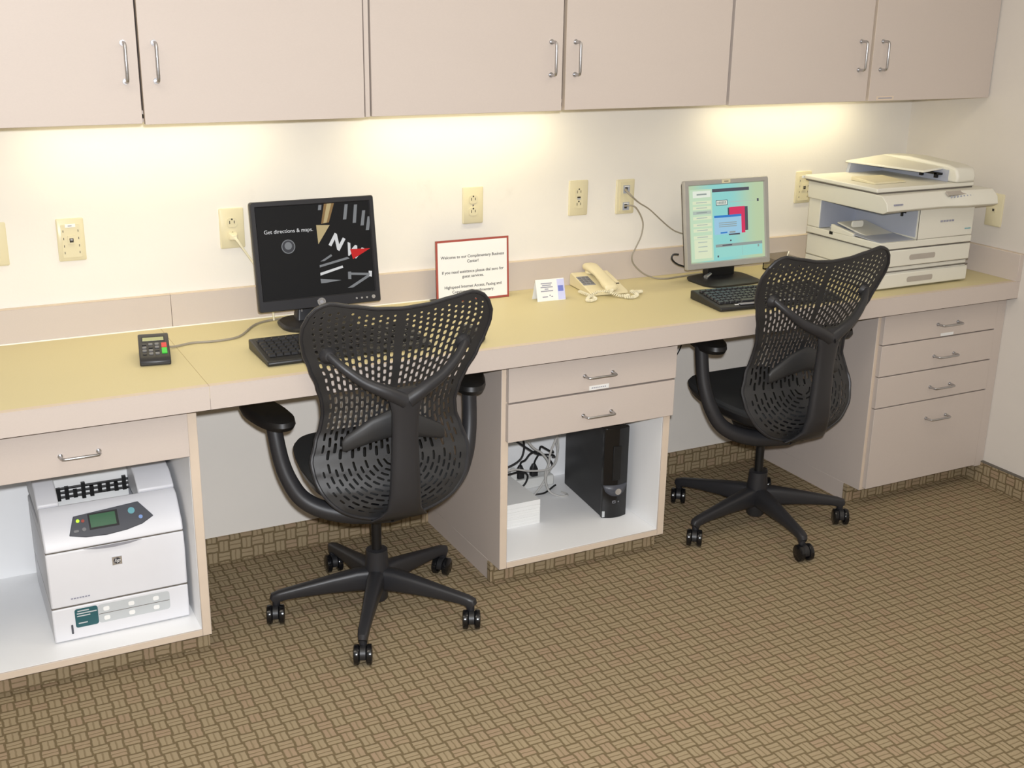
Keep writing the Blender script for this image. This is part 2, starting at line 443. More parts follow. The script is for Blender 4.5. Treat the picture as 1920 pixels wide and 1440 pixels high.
MB().tube([(-0.9, -0.0215, 0.0325), (1.9, -0.0215, 0.0325)], 0.0026, 'caulk').build('caulk_bead', t)

GB = 'backsplash strips above the counter'
def splash(x0, x1, y0, y1, label):
    m = MB().box(0, x1 - x0, y0, y1, 0.0, 0.0935, 'lam'); m.box(0, x1 - x0, y0, y1, 0.0935, 0.095, 'edge')
    tag(m.build('backsplash', None, 0.001, 1, loc=(x0, 0, ZT)), label, 'backsplash', GB)
splash(-0.9, 0.8645, -0.02, -0.0005, 'beige backsplash strip on the wall behind the card keypad')
splash(0.8655, 3.5965, -0.02, -0.0005, 'long beige backsplash strip on the wall behind both monitors and the telephone')
splash(3.597, XR - 0.0005, -0.592, -0.0005, 'short beige backsplash strip on the side wall beside the copier')

# ------------------------------------------------------------------ wall plates
GP = 'cream plates on the back wall'
def plate(name, label, cat, x, z, kind, loc=None, rz=0.0, group=GP):
    t = thing(name, label, cat, loc or (x, 0, z), rz, group)
    w, h = 0.070, 0.114
    MB().loft([[(px, 0.0, pz) for px, pz in rr(w, h, 0.004)], [(px, -0.004, pz) for px, pz in rr(w, h, 0.004)],
               [(px, -0.006, pz) for px, pz in rr(w - 0.005, h - 0.005, 0.003)]], 'ivory').build('face_plate', t)
    def slots(zc):
        m = MB()
        m.loft([[(px, y, zc + pz) for px, pz in rr(0.030, 0.026, 0.010)] for y in (-0.0055, -0.0078)], 'ivory')
        m.box(-0.0075, -0.0055, -0.0082, -0.0075, zc - 0.004, zc + 0.005, 'slot'); m.box(0.0055, 0.0075, -0.0082, -0.0075, zc - 0.003, zc + 0.005, 'slot')
        m.prism(circ(0.0026, 10, 0, zc + 0.009), 0.0075, 0.0082, 'slot', FACE)
        return m
    if kind == 'duplex':
        slots(0.019).build('receptacle', t); slots(-0.019).build('receptacle', t)
        MB().prism(circ(0.0028, 10), 0.0055, 0.0068, 'steel', FACE).build('screw', t)
    elif kind == 'single':
        slots(0.017).build('receptacle', t); slots(-0.021).build('receptacle', t)
    elif kind == 'decora':
        m = MB().loft([[(px, y, pz) for px, pz in rr(0.034, 0.068, 0.003)] for y in (-0.0055, -0.0070)], 'ivory')
        m.build('insert', t)
        slots(0.020).build('receptacle', t); slots(-0.020).build('receptacle', t)
        m = MB().box(-0.006, 0.006, -0.0086, -0.0075, 0.0005, 0.0045, 'slot'); m.box(-0.006, 0.006, -0.0086, -0.0075, -0.0045, -0.0005, 'copg'); m.build('test_button', t)
    elif kind == 'data':
        m = MB().loft([[(px, y, pz - 0.003) for px, pz in rr(0.048, 0.088, 0.003)] for y in (-0.0055, -0.0085)], 'ivory')
        m.box(-0.013, 0.013, -0.0095, -0.0080, 0.034, 0.043, 'paper'); m.box(-0.006, 0.004, -0.0098, -0.0094, 0.037, 0.039, 'greyink')
        ins = m
        m = MB().box(-0.009, 0.009, -0.012, -0.008, -0.010, 0.012, 'ivory'); m.box(-0.005, 0.005, -0.0126, -0.0118, -0.006, 0.005, 'slot'); m.box(-0.003, 0.003, -0.0128, -0.0124, -0.001, 0.004, 'steel')
        m.build('jack', t)
        m = ins
        for sx in (-0.019, 0.019):
            for sz in (0.024, 0.004, -0.016, -0.034): m.box(sx - 0.001, sx + 0.001, -0.0088, -0.0084, sz - 0.003, sz + 0.003, 'seam')
        m.build('insert', t)
    elif kind == 'twin':
        m = MB().loft([[(px, y, pz) for px, pz in rr(0.044, 0.096, 0.003)] for y in (-0.0055, -0.0095)], 'ivory'); m.build('insert', t)
        for zc in (0.026, -0.030):
            m = MB().box(-0.012, 0.012, -0.0125, -0.009, zc - 0.014, zc + 0.012, 'copg'); m.box(-0.007, 0.003, -0.0132, -0.012, zc - 0.008, zc + 0.006, 'slot'); m.box(-0.009, 0.009, -0.0130, -0.012, zc + 0.007, zc + 0.010, 'wplug'); m.build('jack', t)
    elif kind == 'phone':
        m = MB().prism(rr(0.016, 0.016, 0.002), 0.005, 0.009, 'ivory', FACE); m.box(-0.004, 0.004, -0.0096, -0.0088, -0.004, 0.004, 'slot'); m.build('jack', t)
        for sz in (0.042, -0.042): MB().prism(circ(0.0026, 10, 0, sz), 0.0055, 0.0068, 'ivory', FACE).build('screw', t)
    elif kind == 'switch':
        m = MB().loft([[(px, y, pz) for px, pz in rr(0.034, 0.068, 0.003)] for y in (-0.0055, -0.0085)], 'ivory'); m.build('insert', t)
    return t
plate('wall_plate', 'cream wall plate cut off by the left edge of the photo', 'wall plate', 0.427, 1.029, 'switch')  # blank plate of unknown type, bare insert without an outlet
plate('data_socket', 'cream data jack plate with white paper label, above the card keypad', 'data jack', 0.620, 1.028, 'data')
plate('electrical_outlet', 'cream outlet with a white plug in it, beside the black monitor', 'outlet', 1.053, 1.028, 'single')
plate('electrical_outlet', 'empty cream duplex outlet above the red bordered sign', 'outlet', 1.809, 1.046, 'duplex')
plate('electrical_outlet', 'empty cream outlet with a reset button, above the telephone', 'outlet', 2.189, 1.046, 'decora')
plate('data_socket', 'cream twin data jack plate with two grey cables plugged in', 'data jack', 2.369, 1.040, 'twin')
plate('phone_socket', 'cream phone jack plate between the silver monitor and the copier', 'phone jack', 3.128, 1.029, 'data')
plate('phone_socket', 'cream phone jack plate on the side wall right of the copier', 'phone jack', 0, 0, 'phone', (XR, -0.443, 0.985), -PI / 2, 'cream plates on the side wall')

# cords at the wall
t = thing('power_cable', 'white plug and cord dropping from the outlet to behind the black monitor', 'cord', (1.053, 0, 1.006))
MB().loft([[(px, y, pz) for px, pz in rr(w, h, 0.004)] for y, w, h in ((-0.0085, 0.024, 0.022), (-0.026, 0.020, 0.018), (-0.034, 0.012, 0.012))], 'cream').build('plug', t)
MB().tube([(0, -0.032, 0), (0.006, -0.040, -0.010), (0.024, -0.044, -0.040), (0.047, -0.048, -0.078), (0.070, -0.055, -0.125), (0.085, -0.07, -0.19), (0.087, -0.08, -0.239)], [0.0045, 0.004, 0.003, 0.0028, 0.0028, 0.0028, 0.0028], 'cream', sub=5).build('cord', t)
def cord(name, label, path, r, mat, cat='cable', group=None, sub=6):
    p0 = Vector(path[0])
    o = MB().tube([Vector(p) - p0 for p in path], r, mat, sub=sub).build(name, loc=p0)
    return tag(o, label, cat, group)
cord('data_cable', 'grey cable sloping from the twin jack straight behind the silver monitor',
     [(2.362, -0.013, 1.066), (2.374, -0.032, 1.047), (2.406, -0.032, 1.022), (2.450, -0.03, 0.997), (2.495, -0.03, 0.961), (2.533, -0.032, 0.931), (2.561, -0.04, 0.914), (2.600, -0.06, 0.905), (2.66, -0.085, 0.905)],
     [0.005, 0.0034, 0.0024, 0.0022, 0.0022, 0.0022, 0.0022, 0.0022, 0.0022], 'gcord', group='grey cables from the twin jack')
cord('data_cable', 'grey cable hanging in an S from the twin jack down onto the counter',
     [(2.362, -0.013, 1.010), (2.384, -0.036, 1.012), (2.408, -0.036, 0.987), (2.424, -0.036, 0.951), (2.419, -0.036, 0.910), (2.399, -0.036, 0.870), (2.386, -0.036, 0.842), (2.395, -0.036, 0.815), (2.425, -0.045, 0.785), (2.462, -0.06, 0.7675), (2.497, -0.078, 0.7650), (2.56, -0.072, 0.7650), (2.66, -0.060, 0.7650)],
     0.0026, 'gcord', group='grey cables from the twin jack')
cord('power_cable', 'thin black cord hanging on the wall beside the arm of the right chair',
     [(2.235, -0.06, 0.385), (2.40, -0.016, 0.385), (2.50, -0.012, 0.402), (2.552, -0.012, 0.42), (2.60, -0.012, 0.45), (2.63, -0.012, 0.50), (2.645, -0.012, 0.60), (2.65, -0.012, 0.7285)], 0.0022, 'bcord', 'cord')

# ------------------------------------------------------------------ sign, card
t = thing('sign_holder', 'red bordered welcome sign standing on the counter between monitor and telephone', 'sign', (1.776, -0.080, ZT), 0)
TS = RX(math.radians(-3))
w, h = 0.249, 0.194
m = MB().box(-w / 2, w / 2, 0.0, 0.003, 0.0, h, 'clear', TS); m.box(-w / 2, w / 2, 0.0, 0.058, 0.0, 0.003, 'clear'); m.build('acrylic_stand', t)
m = MB().box(-w / 2, w / 2, -0.0010, -0.0002, 0.001, h, 'redink', TS).box(-w / 2 + 0.0065, w / 2 - 0.0065, -0.0014, -0.0009, 0.0075, h - 0.0065, 'paper', TS)
for i, ln in enumerate(('Welcome to our Complimentary Business', 'Center!', '', 'If you need assistance please dial zero for', 'guest services.', '', 'Highspeed Internet Access, Faxing and', 'Copying are complimentary.')):
    if ln: m.text(ln, 0.0126, 'ink', TS @ TR((0, -0.0015, h - 0.057 - i * 0.0155)) @ FACE, 'CENTER', 0.00012)
m.build('sign_sheet', t)
t = thing('tent_card', 'small white card with blue print standing left of the telephone', 'card', (2.000, -0.160, ZT), -0.05)
TS = RX(math.radians(-17))
m = MB().box(-0.049, 0.049, -0.0006, 0.0006, 0.0, 0.068, 'paper', TR((0, -0.022, 0)) @ TS)
m.box(-0.049, 0.049, -0.0006, 0.0006, 0.0, 0.068, 'paper', TR((0, 0.018, 0)) @ RX(math.radians(17)))
m.build('card', t)
TC = TR((0, -0.0229, 0)) @ TS
m = MB().box(0.024, 0.049, -0.0004, 0.0001, 0.002, 0.066, 'lav', TC).box(0.026, 0.044, -0.0008, -0.0002, 0.028, 0.046, 'blue', TC)
for zz, a, b in ((0.054, -0.032, 0.006), (0.048, -0.028, 0.002), (0.042, -0.034, 0.008), (0.036, -0.020, -0.008), (0.030, -0.034, 0.008), (0.012, -0.030, -0.012), (0.016, -0.006, -0.002), (0.012, 0.0, 0.006)):
    m.box(a, b, -0.0006, 0.0001, zz, zz + 0.0030, 'greyink', TC)
m.build('print', t)

# ------------------------------------------------------------------ telephone
t = thing('telephone', 'almond desk telephone with coiled cord lying in front of it', 'telephone', (2.138, -0.180, ZT), math.radians(-6)); t.scale = (0.95, 0.84, 0.74)
# body: wedge, low in front (y = 0) and raised at the back; x 0 .. 0.135
prof = [(-0.012, 0.002), (0.19, 0.002), (0.19, 0.050), (0.178, 0.060), (0.10, 0.042), (0.0, 0.018), (-0.012, 0.012)]
m = MB().profx(prof, 0.0, 0.140, 'phone'); m.build('body', t, 0.004, 3)
def on(x, y, z=0.0): return TR((x, y, 0.0185 + 0.235 * y + z)) @ RX(math.atan(0.235))
m = MB().box(-0.022, 0.022, -0.004, 0.075, 0.0, 0.0015, 'prnd', on(0.024, 0.062))
for i in range(3):
    for j in range(4): m.prism(rr(0.011, 0.010, 0.002, 2, (i - 1) * 0.0145, 0.008 + j * 0.0175), 0.0, 0.004, 'kgrey', on(0.024, 0.062))
m.build('keypad', t)
m = MB().prism(rr(0.012, 0.006, 0.002, 3), -0.001, 0.0022, 'slot', on(0.127, 0.055)); m.build('hook_switch', t)
# handset along y over the right of the body
rings = []
for y, zc, hw, hh in ((-0.030, 0.034, 0.012, 0.008), (-0.024, 0.036, 0.023, 0.015), (0.0, 0.044, 0.026, 0.017), (0.03, 0.055, 0.024, 0.013), (0.08, 0.070, 0.022, 0.012), (0.13, 0.080, 0.024, 0.013), (0.162, 0.083, 0.026, 0.017), (0.186, 0.082, 0.024, 0.016), (0.193, 0.080, 0.013, 0.009)):
    rings.append([(0.070 + hw * math.copysign(abs(math.cos(a)) ** 0.7, math.cos(a)), y, zc + hh * math.copysign(abs(math.sin(a)) ** 0.7, math.sin(a))) for a in [2 * PI * k / 18 for k in range(18)]])
m = MB().loft(rings, 'phone')
m.prism(circ(0.020, 18, 0.070, 0.0), 0.020, 0.040, 'phone'); m.prism(circ(0.020, 18, 0.070, 0.165), 0.057, 0.080, 'phone')
m.build('handset', t)
def coil(path, rad, wire, turns, mat):
    P = [Vector(p) for p in path]; n = turns * 9; out = []
    for i in range(n + 1):
        u = i / n * (len(P) - 1); k = min(int(u), len(P) - 2); f = u - k
        p0, p1, p2, p3 = P[max(k - 1, 0)], P[k], P[k + 1], P[min(k + 2, len(P) - 1)]
        c = 0.5 * ((2 * p1) + (p2 - p0) * f + (2 * p0 - 5 * p1 + 4 * p2 - p3) * f * f + (3 * p1 - p0 - 3 * p2 + p3) * f ** 3)
        d = 0.5 * ((p2 - p0) + 2 * (2 * p0 - 5 * p1 + 4 * p2 - p3) * f + 3 * (3 * p1 - p0 - 3 * p2 + p3) * f * f)
        d.normalize(); sd = d.cross(Vector((0, 0, 1))); sd.normalize(); up = sd.cross(d)
        a = 2 * PI * i / 9
        out.append(c + sd * math.cos(a) * rad + up * math.sin(a) * rad)
    return MB().tube(out, wire, mat, n=6)
coil([(0.070, -0.030, 0.030), (0.060, -0.035, 0.026), (0.020, -0.022, 0.024), (-0.018, -0.040, 0.010), (-0.040, -0.078, 0.0075), (-0.030, -0.086, 0.0075), (-0.004, -0.060, 0.0075), (-0.012, 0.0, 0.010), (-0.020, 0.045, 0.012)], 0.0052, 0.0020, 46, 'cream').build('coiled_cord', t)
coil([(0.062, -0.036, 0.020), (0.085, -0.060, 0.010), (0.115, -0.062, 0.010), (0.10, -0.082, 0.009), (0.125, -0.088, 0.009), (0.150, -0.060, 0.010), (0.138, -0.040, 0.018), (0.165, -0.035, 0.014), (0.185, -0.020, 0.010)], 0.0058, 0.0022, 44, 'cream').build('coiled_cord', t)

# ------------------------------------------------------------------ keypad
t = thing('card_keypad', 'small black number keypad with green and red keys on the counter', 'keypad', (0.7485, -0.372, ZT), -0.16)
hh = [(0.0, 0.001), (0.0, 0.012), (0.012, 0.022), (0.118, 0.050), (0.130, 0.050), (0.134, 0.040), (0.134, 0.001)]
m = MB().profx(hh, -0.038, 0.038, 'mon'); m.build('housing', t, 0.003, 2)
sl = math.atan2(0.028, 0.106)
TK = TR((0, 0.012, 0.0222)) @ RX(sl)
MB().box(-0.030, 0.028, 0.074, 0.100, -0.001, 0.0006, 'gloss', TK).box(-0.027, 0.025, 0.077, 0.094, 0.0005, 0.0010, 'lcd', TK).build('display', t)
m = MB()
for i in range(3):
    for j in range(4):
        m.prism(rr(0.010, 0.009, 0.002, 2, -0.024 + i * 0.0155, 0.012 + j * 0.0155), 0.0, 0.0025, 'kgrey' if (i + j) % 3 else 'key', TK)
m.build('keys', t)
MB().box(0.018, 0.031, 0.039, 0.061, 0.0, 0.003, 'red', TK).build('red_key', t)
MB().box(0.018, 0.031, 0.010, 0.036, 0.0, 0.003, 'green', TK).build('green_key', t)
MB().tube([(0.050, 0.150, 0.020), (0.075, 0.166, 0.006), (0.131, 0.1985, 0.004), (0.193, 0.200, 0.004), (0.258, 0.231, 0.004), (0.316, 0.3476, 0.004), (0.387, 0.391, 0.004), (0.523, 0.4255, 0.004)], 0.0030, 'gcord', sub=5, T=TR((-0.03, -0.02, -0.0005))).build('cord', t)

# ------------------------------------------------------------------ monitors
def monitor(name, label, x, yb, z0, w, h, tilt, mats, bez, depth, screen_fn, group, rz=0.0):
    shell, back = mats
    t = thing(name, label, 'monitor', (x, yb, ZT), rz, group)
    T = TR((0, 0, z0 - ZT)) @ RX(-math.radians(tilt))
    bl, bt, bb = bez
    m = MB()
    m.loft([[(px, y, pz + h / 2) for px, pz in rr(w - k, h - k, 0.006)] for y, k in ((0.0, 0.004), (0.003, 0.0), (0.016, 0.0))], shell, T, cap=False)
    sw, sh = w - 2 * bl, h - bt - bb; sc = bb + sh / 2
    outer = [(px, 0.0, pz + h / 2) for px, pz in rr(w - 0.004, h - 0.004, 0.006)]
    inner = [(px, 0.0, pz + sc) for px, pz in rr(sw + 0.006, sh + 0.006, 0.002)]
    inn2 = [(px, 0.005, pz + sc) for px, pz in rr(sw, sh, 0.001)]
    m.loft([outer, inner, inn2], shell, T, cap=False)
    m.build('bezel', t)
    m = MB().loft([[(px, y, pz + h / 2) for px, pz in rr(w - k, h - k, 0.012)] for y, k in ((0.0165, 0.004), (0.024, 0.004), (depth - 0.012, 0.05), (depth, 0.09))], back, T)
    m.build('back_housing', t, 0.003, 2)
    screen_fn(t, T @ TR((0, 0.0048, sc)) @ FACE, sw, sh)
    return t, T

def scr1(t, T, w, h):
    """black advertising page with a compass"""
    so = MB().prism(rr(w, h, 0.001, 1), -0.0002, 0.0, 's_black', T).build('screen', t)
    def P(u, v): return ((u - 0.5) * w, (0.5 - v) * h)          # u right, v down, 0..1
    m = MB()
    def poly(pts, mat, z=0.0004): m.prism([P(*p) for p in pts], z, z + 0.0002, mat, T)
    m.text('Get directions & maps.', 0.0150, 's_white', T @ TR((P(0.055, 0.285)[0], P(0, 0.285)[1], 0.0005)), 'LEFT', 0.0)
    c = P(0.255, 0.435)
    m.prism(circ(0.0195, 24, *c), 0.0003, 0.0004, 's_grey', T); m.prism(circ(0.0170, 24, *c), 0.0004, 0.0006, 's_dgrey', T)
    m.prism(circ(0.0105, 20, c[0], c[1] + 0.002), 0.0006, 0.0008, 's_grey', T)
    poly([(0.60, 0.0), (0.69, 0.0), (0.63, 0.205), (0.56, 0.215)], 's_dgold')
    poly([(0.625, 0.0), (0.665, 0.0), (0.61, 0.205), (0.58, 0.21)], 's_gold', 0.0006)
    poly([(0.515, 0.225), (0.635, 0.235), (0.52, 0.435)], 's_gold', 0.0005)
    poly([(0.55, 0.01), (0.578, 0.01), (0.57, 0.065), (0.542, 0.065)], 's_grey')
    for a, b, dx in ((0.785, 0.02, 0.165), (0.87, 0.03, 0.20), (0.94, 0.10, 0.165), (0.985, 0.17, 0.15)):
        poly([(a, b), (a + 0.028, b), (a + 0.004, b + dx), (a - 0.026, b + dx)], 's_grey')
    m.text('N', 0.050, 's_white', T @ TR((*P(0.610, 0.44), 0.0005)) @ RZ(math.radians(-33)), 'LEFT', 0.0022)
    m.text('W', 0.046, 's_white', T @ TR((*P(0.750, 0.560), 0.0005)) @ RZ(math.radians(-24)), 'LEFT', 0.0018)
    poly([(0.80, 0.515), (0.985, 0.525), (0.82, 0.63)], 's_red', 0.0010)
    poly([(0.525, 0.625), (0.625, 0.555), (0.635, 0.575), (0.56, 0.625)], 's_grey')
    poly([(0.515, 0.665), (0.77, 0.60), (0.79, 0.62), (0.515, 0.69)], 's_grey')
    poly([(0.515, 0.750), (0.72, 0.690), (0.725, 0.715), (0.515, 0.78)], 's_white')
    poly([(0.512, 0.815), (0.70, 0.85), (0.56, 0.865), (0.515, 0.865)], 's_grey')
    poly([(0.765, 0.765), (0.793, 0.765), (0.79, 0.85), (0.762, 0.845)], 's_grey')
    poly([(0.775, 0.775), (0.965, 0.800), (0.965, 0.825), (0.775, 0.800)], 's_grey')
    poly([(0.955, 0.775), (0.985, 0.780), (0.98, 0.845), (0.955, 0.835)], 's_white')
    poly([(0.955, 0.81), (0.975, 0.83), (0.80, 0.945), (0.75, 0.945)], 's_grey')
    m.build('screen_image', so)
def scr2(t, T, w, h):
    """pale teal web page with a red parcel and a small blue window"""
    so = MB().prism(rr(w, h, 0.001, 1), -0.0002, 0.0, 'w_bg').build('screen', t); so.matrix_local = T
    m = MB()
    def P(u, v): return ((u - 0.5) * w, (0.5 - v) * h)
    def R(u0, v0, u1, v1, mat, z=0.0004): m.prism([P(u0, v0), P(u1, v0), P(u1, v1), P(u0, v1)], z, z + 0.00015, mat)
    R(0.01, 0.05, 0.30, 0.985, 'w_green', 0.0002); R(0.05, 0.07, 0.28, 0.155, 'w_pale'); R(0.10, 0.105, 0.23, 0.125, 'w_mid', 0.0006)
    for i, v in enumerate((0.20, 0.27, 0.33, 0.40, 0.49, 0.56, 0.65)):
        R(0.045, v, 0.285, v + 0.042, 'w_lg' if i == 2 else 'w_cream'); R(0.09, v + 0.014, 0.23, v + 0.026, 'w_mid' if i == 2 else 'w_lg', 0.0006)
    R(0.05, 0.70, 0.28, 0.95, 'w_cream')
    for v in (0.73, 0.79, 0.85): R(0.10, v, 0.22, v + 0.012, 'w_lg', 0.0006)
    R(0.305, 0.055, 0.80, 0.098, 'w_dark')
    R(0.35, 0.205, 0.505, 0.275, 'w_dark'); R(0.358, 0.213, 0.497, 0.267, 'w_pale', 0.0006)
    for k in range(6): R(0.37 + k * 0.02, 0.222, 0.384 + k * 0.02, 0.256, 'w_mid', 0.0008)
    R(0.52, 0.235, 0.88, 0.24, 'w_lg'); R(0.905, 0.215, 0.93, 0.255, 'w_dark')
    R(0.505, 0.31, 0.775, 0.625, 'w_dark'); R(0.525, 0.305, 0.735, 0.655, 'w_red', 0.0006)
    R(0.32, 0.405, 0.685, 0.655, 'w_lblue', 0.0008); R(0.32, 0.405, 0.685, 0.435, 'w_blue', 0.0010)
    for v in (0.50, 0.525, 0.55): R(0.38, v, 0.62, v + 0.010, 'w_mid', 0.0010)
    R(0.40, 0.625, 0.49, 0.645, 'w_blue', 0.0010); R(0.52, 0.625, 0.60, 0.645, 'w_mid', 0.0010); R(0.51, 0.655, 0.66, 0.675, 'w_dark', 0.0010)
    R(0.525, 0.735, 0.545, 0.755, 'w_dark')
    R(0.33, 0.785, 0.965, 0.822, 'w_mid'); R(0.33, 0.822, 0.965, 0.96, 'w_teal', 0.0003)
    R(0.42, 0.795, 0.55, 0.81, 'w_dark', 0.0006); R(0.69, 0.83, 0.692, 0.95, 'w_mid', 0.0006); R(0.35, 0.93, 0.37, 0.955, 'w_dark', 0.0006); R(0.90, 0.83, 0.92, 0.86, 'w_mid', 0.0006)
    m.build('screen_image', so)
GM = 'computer monitors on the counter'
t, T = monitor('monitor', 'black flat monitor showing a dark map page, on the counter behind the left chair', 1.2445, -0.205, 0.825, 0.356, 0.302, 9.5, ('mon', 'blk'), (0.0150, 0.016, 0.032), 0.05, scr1, GM)
BT = T @ FACE
MB().prism(circ(0.0118, 24, -0.0, 0.0150), -0.001, 0.0022, 'badge', BT).prism(circ(0.0050, 12, 0, 0.0150), 0.002, 0.0026, 'prnd', BT).build('round_badge', t)
for k in range(3): MB().prism(circ(0.0029, 12, 0.104 + k * 0.0155, 0.0150), -0.001, 0.0022, 'badge', BT).build('button', t)
MB().prism(circ(0.0054, 16, 0.155, 0.0155), -0.001, 0.0025, 'badge', BT).build('power_button', t)
m = MB().loft([[(px + ox, py + oy, z) for px, py in rr(w_, d_, 0.008)] for z, w_, d_, ox, oy in ((0.012, 0.085, 0.045, -0.012, 0.085), (0.06, 0.072, 0.028, -0.012, 0.085), (0.15, 0.07, 0.025, -0.010, 0.090), (0.20, 0.075, 0.025, 0, 0.095))], 'mon')
m.box(-0.040, -0.037, 0.067, 0.0695, 0.02, 0.10, 'silver'); m.build('stand_neck', t)
MB().loft([[(px, py + 0.055, z) for px, py in rr(0.215 - k, 0.16 - k, 0.06, 8)] for z, k in ((0.0, 0.004), (0.008, 0.0), (0.014, 0.012))], 'mon').build('stand_base', t)
t, T = monitor('monitor', 'silver flat monitor showing a pale web page, on the counter behind the right chair', 2.667, -0.205, 0.818, 0.343, 0.291, 9.5, ('silver', 'dark'), (0.0185, 0.018, 0.022), 0.045, scr2, GM)
MB().box(-0.022, 0.012, -0.0008, 0.0004, 0.277, 0.288, 'ivory', T).box(-0.014, 0.004, -0.0011, -0.0007, 0.2815, 0.2835, 'ink', T).build('label_sticker', t)
m = MB().box(-0.055, 0.055, 0.045, 0.075, 0.010, 0.09, 'dark')
for k in range(5): m.box(-0.034 + k * 0.016, -0.0315 + k * 0.016, 0.0435, 0.046, 0.046, 0.056, 'silver')
m.box(-0.055, 0.055, 0.046, 0.09, 0.085, 0.17, 'dark'); m.build('stand_neck', t, 0.004, 2)
MB().loft([[(px, py + 0.03, z) for px, py in rr(0.228 - k, 0.17 - k, 0.05, 8)] for z, k in ((0.0, 0.004), (0.007, 0.0), (0.018, 0.05))], 'blk').build('stand_base', t)
m = MB().tube([(-0.082, 0.02, 0.022), (-0.055, 0.03, 0.030)], [0.008, 0.005], 'badge', n=12); m.build('hinge_pin', t)
m = MB().tube([(-0.172, 0.055, 0.10), (-0.19, 0.06, 0.10), (-0.193, 0.062, 0.085), (-0.17, 0.064, 0.066), (-0.14, 0.06, 0.055)], 0.003, 'bcord', sub=4); m.build('signal_cable', t)

# ------------------------------------------------------------------ keyboards, mouse
def keyboard(label, loc, rz, w, strip):
    t = thing('keyboard', label, 'keyboard', loc, rz, 'keyboards on the counter')
    prof = [(0.0, 0.001), (-0.004, 0.008), (0.0, 0.014), (0.04, 0.018), (0.165, 0.030), (0.180, 0.028), (0.180, 0.001)]
    MB().profx(prof, 0.0, w, 'blk').build('housing', t, 0.003, 2)
    m = MB(); TK = TR((0, 0.028, 0.0178)) @ RX(math.atan(0.1))
    for j in range(6):
        y = j * 0.0205 + (0.006 if j == 5 else 0)
        blocks = ((0.012, 0.285), (0.297, 0.352), (0.362, 0.438)) if w > 0.44 else ((0.012, w - 0.012),)
        for a, b in blocks:
            n = max(1, round((b - a) / 0.0195)); st = (b - a) / n
            for i in range(n):
                if j == 0 and b - a > 0.2 and 4 <= i <= 9:
                    continue
                m.loft([[(a + (i + 0.5) * st + px, y + 0.008 + py, z) for px, py in rr(st * f, 0.0175 * f, 0.0015, 1)] for z, f in ((0.0, 0.92), (0.006, 0.74))], 'key', TK)
        if j == 0: m.loft([[(0.148 + px, 0.008 + py, z) for px, py in rr(0.117 * f, 0.0175 * f, 0.0015, 1)] for z, f in ((0.0, 0.97), (0.006, 0.9))], 'key', TK)
    m.build('keys', t)
    if strip:
        MB().box(0.075, 0.30, 0.004, 0.020, 0.0168, 0.0186, 'prnd').build('palm_strip', t)
        m = MB()
        for k in range(2): m.box(0.058 + k * 0.007, 0.063 + k * 0.007, 0.008, 0.013, 0.0160, 0.0180, 'paper')
        m.build('status_mark', t)
    return t
keyboard('black keyboard in front of the black monitor, partly hidden by the left chair', (1.000, -0.502, ZT), 0.0, 0.45, False)
keyboard('black keyboard with grey palm strip in front of the silver monitor', (2.398, -0.518, ZT), math.radians(-5), 0.45, True)
rings = []
for z, f in ((0.001, 0.92), (0.008, 1.0), (0.020, 0.95), (0.030, 0.72), (0.034, 0.35)):
    rings.append([(0.030 * f * math.cos(a), 0.055 * f * math.sin(a) + (1 - f) * 0.008, z) for a in [2 * PI * k / 24 for k in range(24)]])
t = thing('computer_mouse', 'small black mouse on the counter at the right edge of the left chair', 'mouse', (1.585, -0.470, ZT), 0.1)
MB().loft(rings, 'blk').build('body', t)
MB().prism(rr(0.006, 0.016, 0.002), 0.026, 0.0335, 'prnd', TR((0, 0.028, 0))).build('scroll_wheel', t)

# ------------------------------------------------------------------ photocopier
t = thing('photocopier', 'beige desktop photocopier with document feeder in the corner of the counter', 'photocopier', (3.033, -0.510, ZT))
W, D = 0.410, 0.360
def bx(m, a, b, c, d, e, f, mat): return m.box(a, b, c, d, e, f, mat)
MB().box(0.004, W - 0.004, 0.006, D, 0.004, 0.060, 'cop').box(0.0, W, 0.0, 0.02, 0.006, 0.0545, 'cop').build('paper_drawer', t, 0.004, 2)
MB().box(0.004, W - 0.004, 0.006, D, 0.061, 0.134, 'cop').box(0.0, W, 0.0, 0.02, 0.077, 0.133, 'cop').build('paper_drawer', t, 0.004, 2)
for c in kids(t):
    zc = 0.030 if c.name == 'paper_drawer' else 0.105
    MB().loft([[(0.19 + px, y, zc + pz * (1 if i == 0 else 0.6)) for px, pz in rr(0.115, 0.018, 0.006)] for i, y in enumerate((-0.0012, 0.0004))], 'copd').build('drawer_grip', c)
m = MB()
bx(m, 0.0, W, 0.0, D, 0.137, 0.160, 'cop')                     # body round the output bay
bx(m, 0.160, W, 0.0015, D, 0.1605, 0.262, 'cop'); bx(m, 0.0005, 0.1595, 0.300, D, 0.1605, 0.262, 'cop')
m.profx([(0.13, 0.158), (0.24, 0.158), (0.24, 0.185), (0.13, 0.170)], -0.0005, 0.012, 'cop')
m.build('body', t, 0.003, 2)
m = MB(); bx(m, 0.157, 0.1605, 0.012, 0.297, 0.168, 0.255, 'copg'); bx(m, 0.002, 0.160, 0.2970, 0.3010, 0.162, 0.260, 'copg')
bx(m, 0.154, 0.158, 0.06, 0.12, 0.240, 0.256, 'dark'); bx(m, 0.150, 0.158, 0.072, 0.078, 0.228, 0.250, 'dark')
m.profx([(0.01, 0.161), (0.25, 0.175), (0.25, 0.171), (0.01, 0.159)], 0.004, 0.156, 'copg')
m.build('output_bay', t)
m = MB(); m.profx([(0.0, 0.160), (0.10, 0.166), (0.24, 0.190), (0.245, 0.185), (0.10, 0.160), (0.0, 0.157)], 0.030, 0.150, 'cop')
